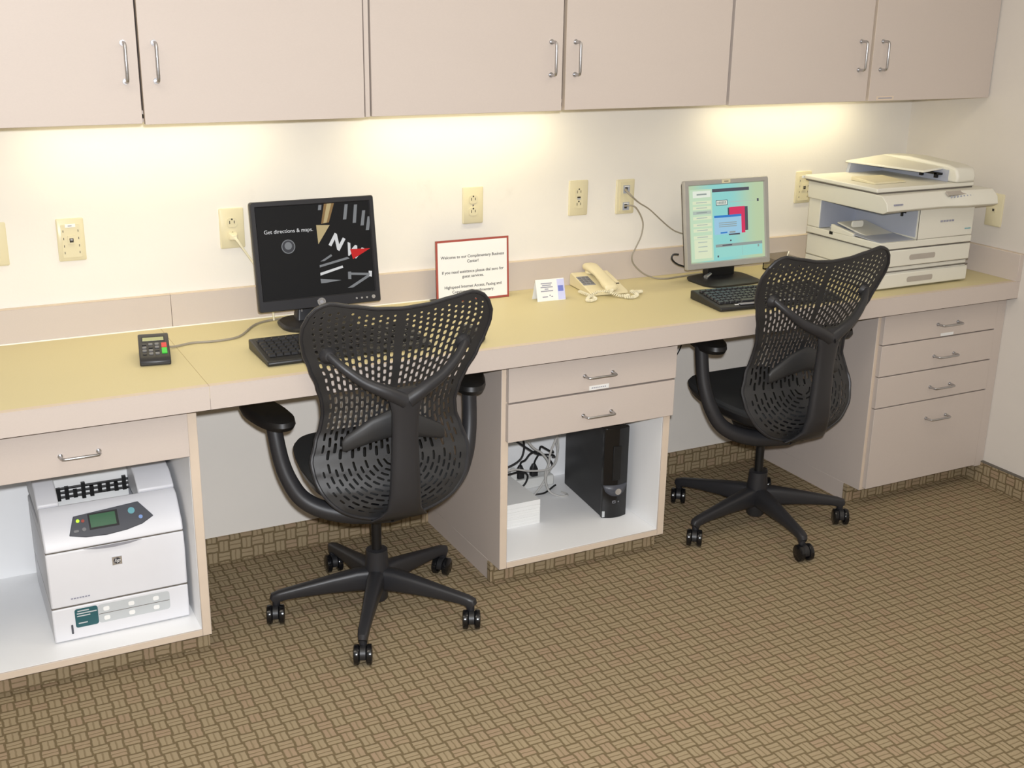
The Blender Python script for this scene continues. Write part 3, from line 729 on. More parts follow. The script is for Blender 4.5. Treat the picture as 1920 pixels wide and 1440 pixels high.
m.loft([[(0.045 + px, y, 0.195 + pz) for px, pz in rr(0.05, 0.022, 0.008)] for y in (0.16, 0.166)], 'cop'); m.build('output_tray', t, 0.001, 1)
# scanner section with a projecting front that curves out to the right
m = MB(); n = 14; lo, hi = [], []
def fy(x): return -0.042 + 0.010 * math.sin(PI * (x + 0.03) / 0.45) - (0.012 if x > 0.25 else 0.0) * min(1, (x - 0.25) / 0.06 if x > 0.25 else 0)
xs = [-0.030 + 0.480 * i / n for i in range(n + 1)]
poly_b = [(x, fy(x) + 0.020) for x in xs] + [(0.428, 0.30), (0.410, D), (-0.006, D)]
poly_m = [(x, fy(x)) for x in xs] + [(0.436, 0.30), (0.414, D), (-0.010, D)]
m.loft([[(x, y, 0.258 + (0.004 if i < n + 1 else 0)) for i, (x, y) in enumerate(poly_b)], [(x, y, 0.272) for x, y in poly_m],
        [(x, y + (0.006 if i < n + 1 else 0), 0.296) for i, (x, y) in enumerate(poly_m)], [(x, y + (0.03 if i < n + 1 else 0), 0.318) for i, (x, y) in enumerate(poly_m)]], 'cop')
m.build('scanner_section', t, 0.002, 2)
TP = TR((0.33, -0.022, 0.3105)) @ RX(math.radians(38))
m = MB().box(-0.085, 0.055, -0.008, 0.010, -0.004, 0.0022, 'copd', TP).box(0.0, 0.05, -0.002, 0.008, 0.002, 0.0028, 'slot', TP)
for k in range(9): m.prism(circ(0.0028, 8, -0.075 + k * 0.014, -0.014), -0.003, 0.0026, 'copg', TP)
m.build('control_panel', t)
m = MB().box(-0.026, 0.406, 0.016, D + 0.005, 0.323, 0.337, 'cop'); m.build('lid', t, 0.004, 3)
MB().box(-0.022, 0.402, 0.02, D, 0.318, 0.3235, 'seam').build('lid_gap', t)
m = MB()
prof = [(0.012, 0.337), (0.010, 0.360), (0.022, 0.384), (0.06, 0.392), (0.24, 0.400), (D + 0.005, 0.392), (D + 0.005, 0.337)]
m.profx(prof, 0.318, 0.404, 'cop'); m.build('document_feeder', t, 0.008, 3)
feeder = [o for o in kids(t) if o.name.startswith('document_feeder')][0]
m = MB()
m.loft([[(0.150, D + 0.003, z1), (0.330, D + 0.003, z2), (0.330, 0.075, z3), (0.238, 0.085, z4)] for z1, z2, z3, z4 in ((0.371, 0.384, 0.376, 0.366), (0.377, 0.392, 0.384, 0.373))], 'cop')
m.build('feeder_tray', feeder, 0.002, 2)
m = MB().loft([[(0.155, D - 0.012, 0.337), (0.330, D - 0.012, 0.337), (0.330, D - 0.012, 0.386), (0.165, D - 0.012, 0.373)], [(0.155, D + 0.001, 0.337), (0.330, D + 0.001, 0.337), (0.330, D + 0.001, 0.386), (0.165, D + 0.001, 0.373)]], 'copg')
m.box(0.312, 0.319, 0.05, D - 0.01, 0.3375, 0.376, 'copg'); m.build('feeder_side', feeder)
m = MB().box(0.300, 0.313, 0.07, 0.20, 0.357, 0.364, 'dark')
for yy in (0.085, 0.15): m.box(0.300, 0.309, yy, yy + 0.012, 0.346, 0.362, 'dark')
m.build('paper_rollers', feeder)
m = MB().loft([[(0.03, 0.09, 0.337), (0.17, 0.09, 0.337), (0.17, 0.20, 0.337), (0.03, 0.20, 0.337)], [(0.03, 0.09, 0.343), (0.17, 0.09, 0.343), (0.17, 0.20, 0.348), (0.03, 0.20, 0.350)]], 'ivory'); m.build('exit_tray', t, 0.002, 2)
m = MB()
for k in range(5): m.box(0.255 + k * 0.013, 0.264 + k * 0.013, -0.0007, 0.0002, 0.213, 0.219, 'greyink')
for k in range(4): m.box(0.372 + k * 0.007, 0.377 + k * 0.007, -0.0007, 0.0002, 0.182, 0.186, 'cyan')
for k in range(5): m.box(0.0 + k * 0.0085, 0.006 + k * 0.0085, fy(0.0 + k * 0.0085) + 0.0015, fy(0.0 + k * 0.0085) + 0.006, 0.288, 0.293, 'greyink')
m.build('brand_marks', t)
m = MB().box(-0.0008, 0.0005, 0.228, 0.244, 0.150, 0.160, 'dark'); m.build('latch_window', t)
m = MB()
for za in (0.0605, 0.0770, 0.1345): m.box(0.0, W, 0.0018, 0.004, za - 0.001, za + 0.0012, 'seam'); 
m.box(-0.0004, 0.001, 0.02, D, 0.1345, 0.1365, 'seam'); m.box(0.156, 0.158, -0.0004, 0.001, 0.160, 0.262, 'seam'); m.build('panel_gaps', t)

# clear holder between monitor and copier
t = thing('clear_tray', 'clear plastic tray with metal bits between the silver monitor and the copier', 'tray', (2.965, -0.115, ZT))
m = MB().box(-0.055, 0.055, -0.035, 0.035, 0.0, 0.003, 'clear'); m.box(-0.055, 0.055, 0.032, 0.035, 0.003, 0.055, 'clear'); m.box(-0.055, 0.055, -0.035, -0.032, 0.003, 0.035, 'clear')
m.box(-0.055, -0.052, -0.032, 0.032, 0.003, 0.045, 'clear'); m.box(0.052, 0.055, -0.032, 0.032, 0.003, 0.045, 'clear'); m.build('tray', t)
MB().tube([(-0.01, -0.02, 0.010), (0.045, 0.02, 0.058)], 0.003, 'badge').build('metal_pin', t)
MB().lathe([(0.0, 0.003), (0.008, 0.004), (0.008, 0.012), (0.0, 0.014)], 'badge', TR((-0.042, -0.01, 0.0))).build('metal_knob', t)

# ------------------------------------------------------------------ laser printer
t = thing('laser_printer', 'pale grey laser printer inside the open bay of the left base cabinet', 'printer', (0.432, -0.452, ZI))
W, D = 0.338, 0.37
MB().box(0.0, W, 0.0, D, 0.003, 0.096, 'prn').build('paper_tray', t, 0.004, 2)
prof = [(0.0, 0.099), (-0.003, 0.20), (0.004, 0.248), (D, 0.248), (D, 0.099)]
m = MB().profx(prof, 0.0, W, 'prn'); m.build('front_door', t, 0.004, 2)
prof = [(0.002, 0.251), (0.010, 0.275), (0.060, 0.333), (0.085, 0.341), (0.12, 0.288), (0.235, 0.270), (D, 0.270), (D, 0.251)]
body = MB().profx(prof, 0.0, W, 'prn')
for a, b in ((0.0, 0.052), (0.246, W)):    # raised shoulders beside the output bin
    body.profx([(0.085, 0.346), (0.13, 0.374), (0.20, 0.385), (D, 0.392), (D, 0.30), (0.10, 0.30)], a, b, 'prn')
body.profx([(0.245, 0.262), (0.245, 0.392), (0.262, 0.420), (D, 0.418), (D, 0.262)], 0.05, 0.248, 'prn')
body.profx([(0.22, 0.384), (0.27, 0.420), (D, 0.416), (D, 0.384)], 0.0, 0.052, 'prn'); body.profx([(0.22, 0.384), (0.27, 0.420), (D, 0.416), (D, 0.384)], 0.246, W, 'prn')
body.build('body', t, 0.004, 2)
m = MB()
for zz in (0.298, 0.311, 0.323): m.tube([(0.052, 0.238, zz), (0.246, 0.238, zz)], 0.0035, 'dark', n=6)
random.seed(3)
for k in range(9):
    xx = 0.062 + k * 0.021; m.box(xx, xx + 0.010, 0.232, 0.243, 0.288 + random.random() * 0.010, 0.314 + random.random() * 0.022, 'dark')
m.build('exit_rollers', t)
MB().box(0.0525, 0.2455, 0.2425, 0.2448, 0.268, 0.388, 'paper').build('exit_wall', t)
TP = TR((0, 0.010, 0.275)) @ RX(math.atan2(0.063, 0.050))
m = MB(); pts = [(0.062, 0.010), (0.078, 0.058), (0.238, 0.070), (0.270, 0.026), (0.240, 0.010), (0.200, 0.001), (0.150, -0.003), (0.10, 0.0)]
m.prism(pts, -0.004, 0.003, 'panel', TP); po = m.build('control_panel', t, 0.0015, 2)
MB().box(0.112, 0.184, 0.016, 0.058, 0.002, 0.0040, 'dark', TP).box(0.116, 0.178, 0.021, 0.054, 0.0038, 0.0044, 'lcdg', TP).build('display', po)
m = MB().prism(circ(0.0042, 12, 0.087, 0.044), 0.002, 0.005, 'led', TP); m.build('ready_light', po)
m = MB().prism(circ(0.0042, 12, 0.099, 0.042), 0.002, 0.005, 'redink', TP); m.build('button', po)
m = MB().prism(circ(0.0050, 12, 0.099, 0.020), 0.002, 0.005, 'kgrey', TP); m.build('button', po)
m = MB().prism(rr(0.012, 0.006, 0.002, 2, 0.080, 0.018), 0.002, 0.005, 'kgrey', TP); m.build('button', po)
m = MB().prism(circ(0.0085, 16, 0.218, 0.048), 0.002, 0.005, 'cyan', TP); m.build('button', po)
m = MB().prism(circ(0.0050, 14, 0.238, 0.028), 0.002, 0.005, 'bluebtn', TP); m.build('button', po)
m = MB().prism([(0.090, 0.2505), (0.12, 0.245), (0.16, 0.2425), (0.20, 0.245), (0.232, 0.2505)], 0.0035, 0.0052, 'prnd', FACE); m.build('door_grip', t)
m = MB().box(0.155, 0.179, -0.0042, -0.002, 0.192, 0.214, 'badge').prism(circ(0.0085, 18, 0.167, 0.203), 0.0040, 0.0046, 'ink', FACE)
m.text('hp', 0.0145, 'paper', TR((0.167, -0.0046, 0.1995)) @ FACE, 'CENTER', 0.0, 0.35); m.build('logo_badge', t)
m = MB()
for k in range(7): m.box(0.048 + k * 0.0068, 0.053 + k * 0.0068, -0.0022, -0.0008, 0.118, 0.121, 'greyink')
m.build('model_marks', t)
SB = 0.0004
m = MB().prism(rr(0.056, 0.052, 0.006, 3, 0.081, 0.062), 0.0, SB + 0.0006, 'teal', FACE)
for zz, a, b in ((0.080, 0.060, 0.088), (0.073, 0.058, 0.106), (0.066, 0.058, 0.090), (0.046, 0.060, 0.082)): m.box(a, b, -0.0014, -0.0008, zz, zz + 0.0030, 'stick')
m.build('teal_sticker', t)
m = MB().prism(rr(0.180, 0.052, 0.008, 3, 0.199, 0.062), 0.0, SB, 'stick', FACE)
for i in range(3):
    for j in (0, 1): m.prism(rr(0.015, 0.012, 0.004, 3, 0.130 + i * 0.062, 0.048 + j * 0.026), 0.0004, 0.0008, 'paper', FACE)
m.box(0.111, 0.288, -0.0009, -0.0003, 0.0610, 0.0622, 'seam'); m.build('instruction_sticker', t)
MB().prism(rr(0.005, 0.026, 0.0022, 4, 0.044, 0.034), 0.0, 0.0012, 'panel', FACE).build('tray_slot', t)
MB().box(0.0005, W - 0.0005, 0.002, D, 0.096, 0.0992, 'seam').box(0.001, W - 0.001, 0.006, D, 0.2475, 0.2512, 'seam').build('panel_gaps', t)

# ------------------------------------------------------------------ inside the middle bay
t = thing('desktop_computer', 'slim black computer standing in the open bay of the middle cabinet', 'computer', (2.130, -0.390, ZI), math.radians(-6))
MB().box(-0.041, 0.041, 0.012, 0.300, 0.0, 0.302, 'blk').build('case', t, 0.003, 2)
front = []
for k in range(11):
    x = -0.043 + 0.086 * k / 10; front.append((x, -0.012 * math.sin(PI * k / 10)))
m = MB().prism(front + [(0.043, 0.014), (-0.043, 0.014)], 0.0, 0.304, 'gloss'); m.build('front_bezel', t, 0.002, 2)
m = MB()
arc = [(-0.0425 + 0.085 * k / 12, -0.0003 - 0.0122 * math.sin(PI * k / 12)) for k in range(13)]
top_z = [0.113 for k in range(13)]; bot_z = [0.113 - 0.038 * math.sqrt(max(0, 1 - ((k - 6) / 6.0) ** 2)) for k in range(13)]
m.add([(x, y, z) for (x, y), z in zip(arc, top_z)] + [(x, y, z) for (x, y), z in zip(arc, bot_z)], [(k, k + 1, k + 14, k + 13) for k in range(12)], 'panel'); m.build('grey_inlay', t, solid=0.0006)
MB().prism(circ(0.0105, 20, 0.006, 0.090), 0.0105, 0.0145, 'badge', FACE).build('power_button', t)
m = MB().box(-0.012, -0.002, -0.0130, -0.0110, 0.052, 0.060, 'prnd').box(-0.0105, -0.0035, -0.0136, -0.0128, 0.0535, 0.0585, 'dark').box(0.006, 0.010, -0.0135, -0.011, 0.054, 0.058, 'kgrey'); m.build('front_ports', t)
MB().box(-0.0425, -0.0345, -0.0048, -0.001, 0.004, 0.024, 'stick').build('sticker', t)
MB().box(-0.016, 0.012, -0.0138, -0.0100, 0.130, 0.245, 'dark').build('drive_bay', t, 0.001, 1)

t = thing('paper_stack', 'stack of white printer paper on the floor of the middle cabinet', 'paper', (1.785, -0.195, ZI))
m = MB(); random.seed(11)
for k in range(20):
    z = k * 0.004; dx = random.uniform(-0.0008, 0.0008); m.box(-0.108 + dx, 0.108 + dx, -0.135 + dx, 0.14 + dx, z, z + 0.0038, 'paper')
m.build('sheets', t)
t = thing('power_strip', 'white power strip with plugs at the back of the middle cabinet', 'power strip', (2.000, -0.055, ZI))
MB().box(-0.085, 0.085, -0.025, 0.025, 0.0, 0.036, 'wplug').build('housing', t, 0.005, 2)
for x, mt, hgt in ((-0.062, 'wplug', 0.040), (-0.034, 'blk', 0.045), (0.018, 'blk', 0.042)):
    MB().loft([[(x + px, py, 0.036 + z) for px, py in rr(0.024 * f, 0.022 * f, 0.004)] for z, f in ((0.0, 1.0), (hgt * 0.6, 1.0), (hgt, 0.5))], mt).build('plug', t)
GC = 'tangled cables in the middle cabinet'
cord('power_cable', 'black cable curling from the drawer down along the left of the bay', [(1.945, -0.10, 0.300), (1.954, -0.10, 0.262), (1.954, -0.10, 0.235), (1.942, -0.10, 0.208), (1.905, -0.10, 0.190), (1.86, -0.09, 0.180), (1.80, -0.09, 0.180)], 0.0036, 'bcord', 'cable', GC)
cord('power_cable', 'black cable arching from the strip plug up and over to the computer', [(1.966, -0.055, 0.160), (1.958, -0.075, 0.185), (1.961, -0.10, 0.203), (1.980, -0.10, 0.222), (2.009, -0.10, 0.224), (2.046, -0.10, 0.195), (2.070, -0.09, 0.165), (2.082, -0.06, 0.140)], 0.0036, 'bcord', 'cable', GC)
cord('power_cable', 'black cable running slantwise from the top left to the computer', [(1.906, -0.12, 0.290), (1.952, -0.12, 0.255), (1.994, -0.12, 0.226), (2.036, -0.115, 0.215), (2.058, -0.115, 0.209), (2.078, -0.09, 0.190), (2.09, -0.055, 0.175)], 0.0034, 'bcord', 'cable', GC)
cord('power_cable', 'black cable rising straight out of the middle plug of the strip', [(2.018, -0.055, 0.158), (2.018, -0.065, 0.180), (2.015, -0.095, 0.215), (2.012, -0.11, 0.245), (2.03, -0.11, 0.236), (2.05, -0.11, 0.222), (2.075, -0.085, 0.205), (2.088, -0.055, 0.20)], 0.0034, 'bcord', 'cable', GC)
cord('power_cable', 'black cable lying across the floor of the bay towards the computer', [(1.955, -0.13, 0.089), (1.973, -0.135, 0.089), (2.011, -0.140, 0.089), (2.045, -0.120, 0.089), (2.070, -0.102, 0.089), (2.082, -0.095, 0.089)], 0.0032, 'bcord', 'cable', GC)
cord('data_cable', 'pale grey cable looping down from the drawer to the bay floor and forward', [(2.066, -0.14, 0.300), (2.045, -0.145, 0.268), (2.029, -0.145, 0.228), (2.026, -0.145, 0.197), (2.014, -0.145, 0.167), (2.012, -0.150, 0.135), (2.022, -0.160, 0.102), (2.045, -0.180, 0.089), (2.072, -0.190, 0.089), (2.078, -0.175, 0.0885), (2.070, -0.155, 0.0885)], 0.0036, 'pcord', 'cable', GC)
cord('data_cable', 'grey cable hanging in a slack curve from the top left to the floor', [(1.938, -0.13, 0.300), (1.972, -0.132, 0.256), (2.006, -0.132, 0.230), (2.030, -0.132, 0.195), (2.028, -0.132, 0.160), (2.012, -0.135, 0.127), (1.985, -0.14, 0.100), (1.965, -0.145, 0.0885), (1.945, -0.15, 0.0885)], 0.0036, 'pcord', 'cable', GC)
cord('data_cable', 'grey cable dropping close along the left side of the computer', [(2.073, -0.12, 0.300), (2.073, -0.12, 0.260), (2.074, -0.12, 0.227), (2.064, -0.12, 0.189), (2.050, -0.115, 0.160), (2.045, -0.10, 0.135), (2.045, -0.095, 0.110), (2.050, -0.095, 0.0885)], 0.0032, 'pcord', 'cable', GC)
cord('power_cable', 'black cable in a wide low arc from the left edge of the bay', [(1.80, -0.15, 0.178), (1.86, -0.15, 0.183), (1.905, -0.145, 0.184), (1.935, -0.14, 0.178), (1.952, -0.135, 0.160), (1.948, -0.13, 0.135), (1.935, -0.125, 0.115), (1.945, -0.115, 0.098), (1.962, -0.11, 0.0888)], 0.0034, 'bcord', 'cable', GC)
cord('data_cable', 'pale grey cable running level across the front of the plugs', [(1.80, -0.16, 0.196), (1.885, -0.160, 0.203), (1.938, -0.160, 0.190), (1.985, -0.160, 0.183), (2.020, -0.160, 0.184), (2.050, -0.150, 0.200), (2.066, -0.13, 0.23), (2.072, -0.10, 0.26)], 0.0032, 'pcord', 'cable', GC)

# ------------------------------------------------------------------ office chairs (built facing +y, back towards -y)
def ip(x, xs, ys):
    if x <= xs[0]: return ys[0]
    for i in range(len(xs) - 1):
        if x <= xs[i + 1]:
            u = (x - xs[i]) / (xs[i + 1] - xs[i]); u = u * u * (3 - 2 * u) * 0.5 + u * 0.5
            return ys[i] + (ys[i + 1] - ys[i]) * u
    return ys[-1]
PZ = [0.340, 0.36, 0.41, 0.45, 0.50, 0.55, 0.60, 0.65, 0.70, 0.80, 0.98]
PY = [0.160, 0.184, 0.203, 0.200, 0.181, 0.156, 0.142, 0.150, 0.168, 0.202, 0.256]
def by(x, z): return -(ip(z, PZ, PY) - ip(z, [0.40, 0.6, 0.9], [0.72, 0.40, 0.16]) * x * x)
Z0, ZLOW = 0.53, 0.362
def halfw(tau): return ip(tau, [0, 0.12, 0.214, 0.31, 0.405, 0.524, 0.643, 0.762, 0.857, 0.93, 1.0], [0.213, 0.198, 0.184, 0.179, 0.184, 0.199, 0.220, 0.238, 0.246, 0.244, 0.231])
def ztop(k): return ip(k, [0, 0.26, 0.56, 0.78, 0.90, 1.0], [0.940, 0.944, 0.957, 0.968, 0.962, 0.938])
def bk(k, tt):
    """point of the back on U-shaped line k (0 centre .. 1 rim); tt 0 top .. 1 waist centre .. 2 bottom centre"""
    if tt <= 1:
        tau = 1 - tt; x = k * halfw(tau); z = Z0 + tau * (ztop(k) - Z0)
    else:
        a = (tt - 1) * PI / 2; e = 2 / 2.2
        x = k * 0.213 * abs(math.cos(a)) ** e; z = Z0 - k * (Z0 - ZLOW) * abs(math.sin(a)) ** e
    return x, z
def make_chair(label, loc, rz):
    t = thing('office_chair', label, 'chair', loc, rz, 'mesh-backed office chairs')
    # --- base
    for i in range(5):
        A = RZ(LEG0 + i * 2 * PI / 5)
        rings = []
        for r, zc, hw, hh in ((0.020, 0.098, 0.024, 0.034), (0.06, 0.099, 0.023, 0.032), (0.13, 0.094, 0.0195, 0.025), (0.20, 0.087, 0.0165, 0.019), (0.252, 0.081, 0.0150, 0.0155), (0.274, 0.077, 0.0148, 0.0155), (0.285, 0.070, 0.0135, 0.0150), (0.289, 0.060, 0.0115, 0.0120)):
            rings.append([(r + (0.012 * math.sin(a) if r > 0.28 else 0), hw * math.copysign(abs(math.cos(a)) ** 0.6, math.cos(a)), zc + hh * math.copysign(abs(math.sin(a)) ** 0.6, math.sin(a))) for a in [2 * PI * k / 16 for k in range(16)]])
        MB().loft(rings, 'chairm', A).tube([(0.284, 0, 0.072), (0.284, 0, 0.050)], 0.0105, 'chairm', A, n=12).build('leg', t)
        # caster: twin wheels, turned a little differently at each leg
        ca = CAST[i]; Tc = A @ TR((0.286, 0, 0)) @ RZ(ca - LEG0 - i * 2 * PI / 5) @ TR((-0.012, 0, 0))
        hood = MB().loft([[(0.0235 * f * math.cos(a), s_, 0.030 + 0.0235 * f * math.sin(a)) for a in [PI * k / 12 - 0.25 for k in range(15)]] for s_, f in ((-0.008, 1.0), (0.008, 1.0))], 'blk', Tc)
        hood.tube([(0.012, 0, 0.035), (0.012, 0, 0.062)], 0.0065, 'blk', Tc, n=10)
        co = hood.build('caster', t, 0.001, 1)
        for sd in (-1, 1):
            MB().lathe([(0.0, 0.008), (0.022, 0.008), (0.0265, 0.0105), (0.0275, 0.014), (0.0265, 0.0225), (0.023, 0.0245), (0.0, 0.0255)], 'gloss', Tc @ TR((0, 0, 0.0275)) @ RX(sd * PI / 2), 26).build('wheel', co)
    MB().lathe([(0.0, 0.030), (0.024, 0.030), (0.029, 0.036), (0.031, 0.075), (0.034, 0.10), (0.034, 0.135), (0.031, 0.165), (0.030, 0.186), (0.022, 0.188), (0.0, 0.188)], 'chairm').build('base_hub', t)
    MB().lathe([(0.0, 0.18), (0.0140, 0.18), (0.0140, 0.375), (0.0, 0.375)], 'dark', None, 16).build('gas_lift', t)
    # --- seat
    m = MB(); n = 44
    def seat_ring(f, z, fz=0.0):
        out = []
        for k in range(n):
            a = 2 * PI * k / n; e = 0.50
            cx = math.copysign(abs(math.cos(a)) ** e, math.cos(a)); sy = math.copysign(abs(math.sin(a)) ** e, math.sin(a))
            y = 0.02 + 0.215 * sy * f; w = 0.203 - 0.014 * max(0, sy)
            out.append((w * cx * f, y, z + fz * max(0, sy) ** 2 + 0.010 * abs(cx) ** 3 * f))
        return out
    m.loft([seat_ring(0.25, 0.457), seat_ring(0.6, 0.458, 0.006), seat_ring(0.88, 0.460, 0.014), seat_ring(0.97, 0.457, 0.014), seat_ring(1.0, 0.448, 0.014), seat_ring(0.985, 0.436, 0.016)], 'fab')
    m.build('seat', t)
    m = MB().loft([seat_ring(0.99, 0.437, 0.016), seat_ring(0.95, 0.415, 0.024), seat_ring(0.80, 0.395, 0.025), seat_ring(0.45, 0.385, 0.0)], 'blk'); m.build('seat_pan', t)
    m = MB().loft([[(px, py - 0.02, z) for px, py in rr(w_, d_, 0.03)] for z, w_, d_ in ((0.318, 0.07, 0.07), (0.335, 0.13, 0.22), (0.385, 0.15, 0.27))], 'blk')
    m.tube([(0, -0.10, 0.360), (0, -0.15, 0.368), (0, -0.190, 0.376)], [0.026, 0.024, 0.020], 'blk', n=14); m.build('tilt_mechanism', t, 0.003, 2)
    # --- backrest with its rows of slots following the outline
    m = MB(); NB = 12; kr = 0.925
    ks = [0.03 + (kr - 0.03) * i / NB for i in range(NB + 1)]
    top_ts = [0.03]
    while top_ts[-1] < 0.985:
        u = top_ts[-1]; top_ts.append(u + ip(u, [0, 0.35, 0.6, 1.0], [0.032, 0.046, 0.066, 0.074]))
    sc = (1.0 - 0.03) / (top_ts[-1] - 0.03); top_ts = [0.03 + (u - 0.03) * sc for u in top_ts]
    def vert(k, tt, s_, d=0.0):
        x, z = bk(k, tt); h = 0.002
        nv = Vector((-(by(x + h, z) - by(x - h, z)) / (2 * h), 1.0, -(by(x, z + h) - by(x, z - h)) / (2 * h))).normalized() * d
        return (s_ * (x + nv.x), by(x, z) + nv.y, z + nv.z)
    TH = 0.0012
    ring16 = [(-1, -1), (-1, -.5), (-1, 0), (-1, .5), (-1, 1), (-.5, 1), (0, 1), (.5, 1), (1, 1), (1, .5), (1, 0), (1, -.5), (1, -1), (.5, -1), (0, -1), (-.5, -1)]
    def cell(k0, k1, t0, t1, s_, sx, sy):
        km, tm = (k0 + k1) / 2, (t0 + t1) / 2; hk, ht = (k1 - k0) / 2, (t1 - t0) / 2
        a = Vector(vert(k1, tm, s_)) - Vector(vert(k0, tm, s_)); b = Vector(vert(km, t1, s_)) - Vector(vert(km, t0, s_))
        lw, ll = max(a.length, 1e-5) / 2, max(b.length, 1e-5) / 2
        inn = []
        hwid, hlen = sx * lw, max(sy * ll, sx * lw)
        hlen = min(hlen, ll * 0.86)
        for p, q in ring16:
            ang = math.atan2(q, p) if (p or q) else 0
            cx, cy = math.cos(ang), math.sin(ang)
            r = hwid
            st = max(hlen - r, 0.0)
            x = r * cx; y = r * cy + (st if q > 0.01 else (-st if q < -0.01 else 0))
            inn.append((km + x / lw * hk, tm + y / ll * ht))
        V = []
        for d in (-TH, TH): V += [vert(km + p * hk, tm + q * ht, s_, d) for p, q in ring16] + [vert(a_, b_, s_, d) for a_, b_ in inn]
        F = [(j, (j + 1) % 16, 16 + (j + 1) % 16, 16 + j) for j in range(16)]
        F += [tuple(32 + i for i in f) for f in F] + [(16 + j, 16 + (j + 1) % 16, 48 + (j + 1) % 16, 48 + j) for j in range(16)]
        m.add(V, F, 'chair')
    def quad(k0, k1, t0, t1, s_):
        nn = max(1, int((t1 - t0) / 0.012) + 1)
        for d in (-TH, TH):
            pts = [vert(k, t0 + (t1 - t0) * i / nn, s_, d) for k in (k0, k1) for i in range(nn + 1)]
            m.add(pts, [(i, i + 1, nn + 2 + i, nn + 1 + i) for i in range(nn)], 'chair')
    for s_ in (-1, 1):
        for b in range(NB):
            k0, k1 = ks[b], ks[b + 1]; km = (k0 + k1) / 2; half = b % 2
            edges = list(top_ts)
            if half: edges = [edges[0]] + [(edges[i] + edges[i + 1]) / 2 for i in range(len(edges) - 1)] + [edges[-1]]
            quad(k0, k1, 0.0, edges[0], s_)
            for i in range(len(edges) - 1):
                t0, t1 = edges[i], edges[i + 1]; tm = (t0 + t1) / 2
                if half and i in (0, len(edges) - 2): quad(k0, k1, t0, t1, s_); continue
                e = min(1, (1 - km) / 0.22)
                sx = (0.36 + 0.20 * min(1, tm / 0.22)) * (0.5 + 0.5 * e); sy = (0.40 + 0.42 * min(1, tm / 0.25)) * (0.62 + 0.38 * e)
                cell(k0, k1, t0, t1, s_, sx, sy)
            nb = max(1, round(km * 0.30 / 0.029)); off = 0.5 / nb if half else 0.0
            es = [1.0 + i / nb for i in range(nb + 1)]
            if half and nb > 1: es = [1.0] + [1.0 + (i + 0.5) / nb for i in range(nb)] + [2.0]
            for i in range(len(es) - 1):
                if half and nb > 1 and i in (0, len(es) - 2): quad(k0, k1, es[i], es[i + 1], s_); continue
                e = min(1, (1 - km) / 0.2)
                if km < 0.12: quad(k0, k1, es[i], es[i + 1], s_)
                else: cell(k0, k1, es[i], es[i + 1], s_, 0.42 * (0.6 + 0.4 * e), 0.76 * (0.5 + 0.5 * e))
        quad(kr, 1.0, 0.0, 1.0, s_); quad(kr, 1.0, 1.0, 2.0, s_)
        quad(0.0, ks[0], 0.0, 1.0, s_); quad(0.0, ks[0], 1.0, 2.0, s_)
    bo = m.build('backrest', t, weld=True)
    out = [bk(1.0, 2.0 * i / 60) for i in range(60)]
    top = [bk(k / 14, 0.0) for k in range(15)]
    rim = [(-x, z) for x, z in top[1:]] ; rim = rim[::-1] + top + out[1:] + [bk(1.0, 2.0)] + [(-x, z) for x, z in out[::-1]]
    MB().tube([(x, by(x, z), z) for x, z in rim], 0.0052, 'chairm', n=8).build('rim', bo)
    # --- Y-shaped support, its knobs and the lumbar pad
    rings = []
    for y, z, hw, hd in ((-0.184, 0.363, 0.072, 0.006), (-0.198, 0.366, 0.078, 0.010), (-0.219, 0.384, 0.062, 0.013), (-0.240, 0.41, 0.046, 0.018), (-0.250, 0.46, 0.041, 0.020), (-0.252, 0.54, 0.037, 0.018), (-0.254, 0.62, 0.034, 0.016), (-0.260, 0.68, 0.036, 0.015), (-0.266, 0.72, 0.046, 0.013), (-0.268, 0.745, 0.040, 0.008)):
        rings.append([(hw * math.copysign(abs(math.cos(a)) ** 0.7, math.cos(a)), y + hd * math.copysign(abs(math.sin(a)) ** 0.8, math.sin(a)), z) for a in [2 * PI * k / 20 for k in range(20)]])
    m = MB().loft(rings, 'chairm')
    yk = by(0.177, 0.828)
    for s_ in (-1, 1):
        m.tube([(s_ * 0.004, -0.266, 0.712), (s_ * 0.050, -0.268, 0.738), (s_ * 0.100, -0.256, 0.763), (s_ * 0.143, -0.240, 0.796), (s_ * 0.170, yk - 0.018, 0.822), (s_ * 0.179, yk - 0.008, 0.832)], [0.022, 0.0175, 0.0145, 0.0120, 0.0105, 0.009], 'chairm', n=12, sub=5)
    m.build('back_support', t)
    for s_ in (-1, 1):
        MB().lathe([(0.0, 0.016), (0.012, 0.014), (0.019, 0.006), (0.022, 0.0), (0.0, 0.0)], 'chairm', TR((s_ * 0.177, yk - 0.0025, 0.828)) @ RX(PI / 2), 20).build('knob', t)
    rings = []
    for x, zc, hh, hd in ((-0.138, 0.574, 0.014, 0.005), (-0.130, 0.578, 0.021, 0.009), (-0.06, 0.606, 0.033, 0.012), (0.0, 0.622, 0.038, 0.013), (0.06, 0.606, 0.033, 0.012), (0.130, 0.578, 0.021, 0.009), (0.138, 0.574, 0.014, 0.005)):
        yy = by(x, zc) - 0.026
        rings.append([(x, yy + hd * math.cos(a), zc + hh * math.copysign(abs(math.sin(a)) ** 0.7, math.sin(a))) for a in [2 * PI * k / 14 for k in range(14)]])
    MB().loft(rings, 'chair').build('lumbar_pad', t)
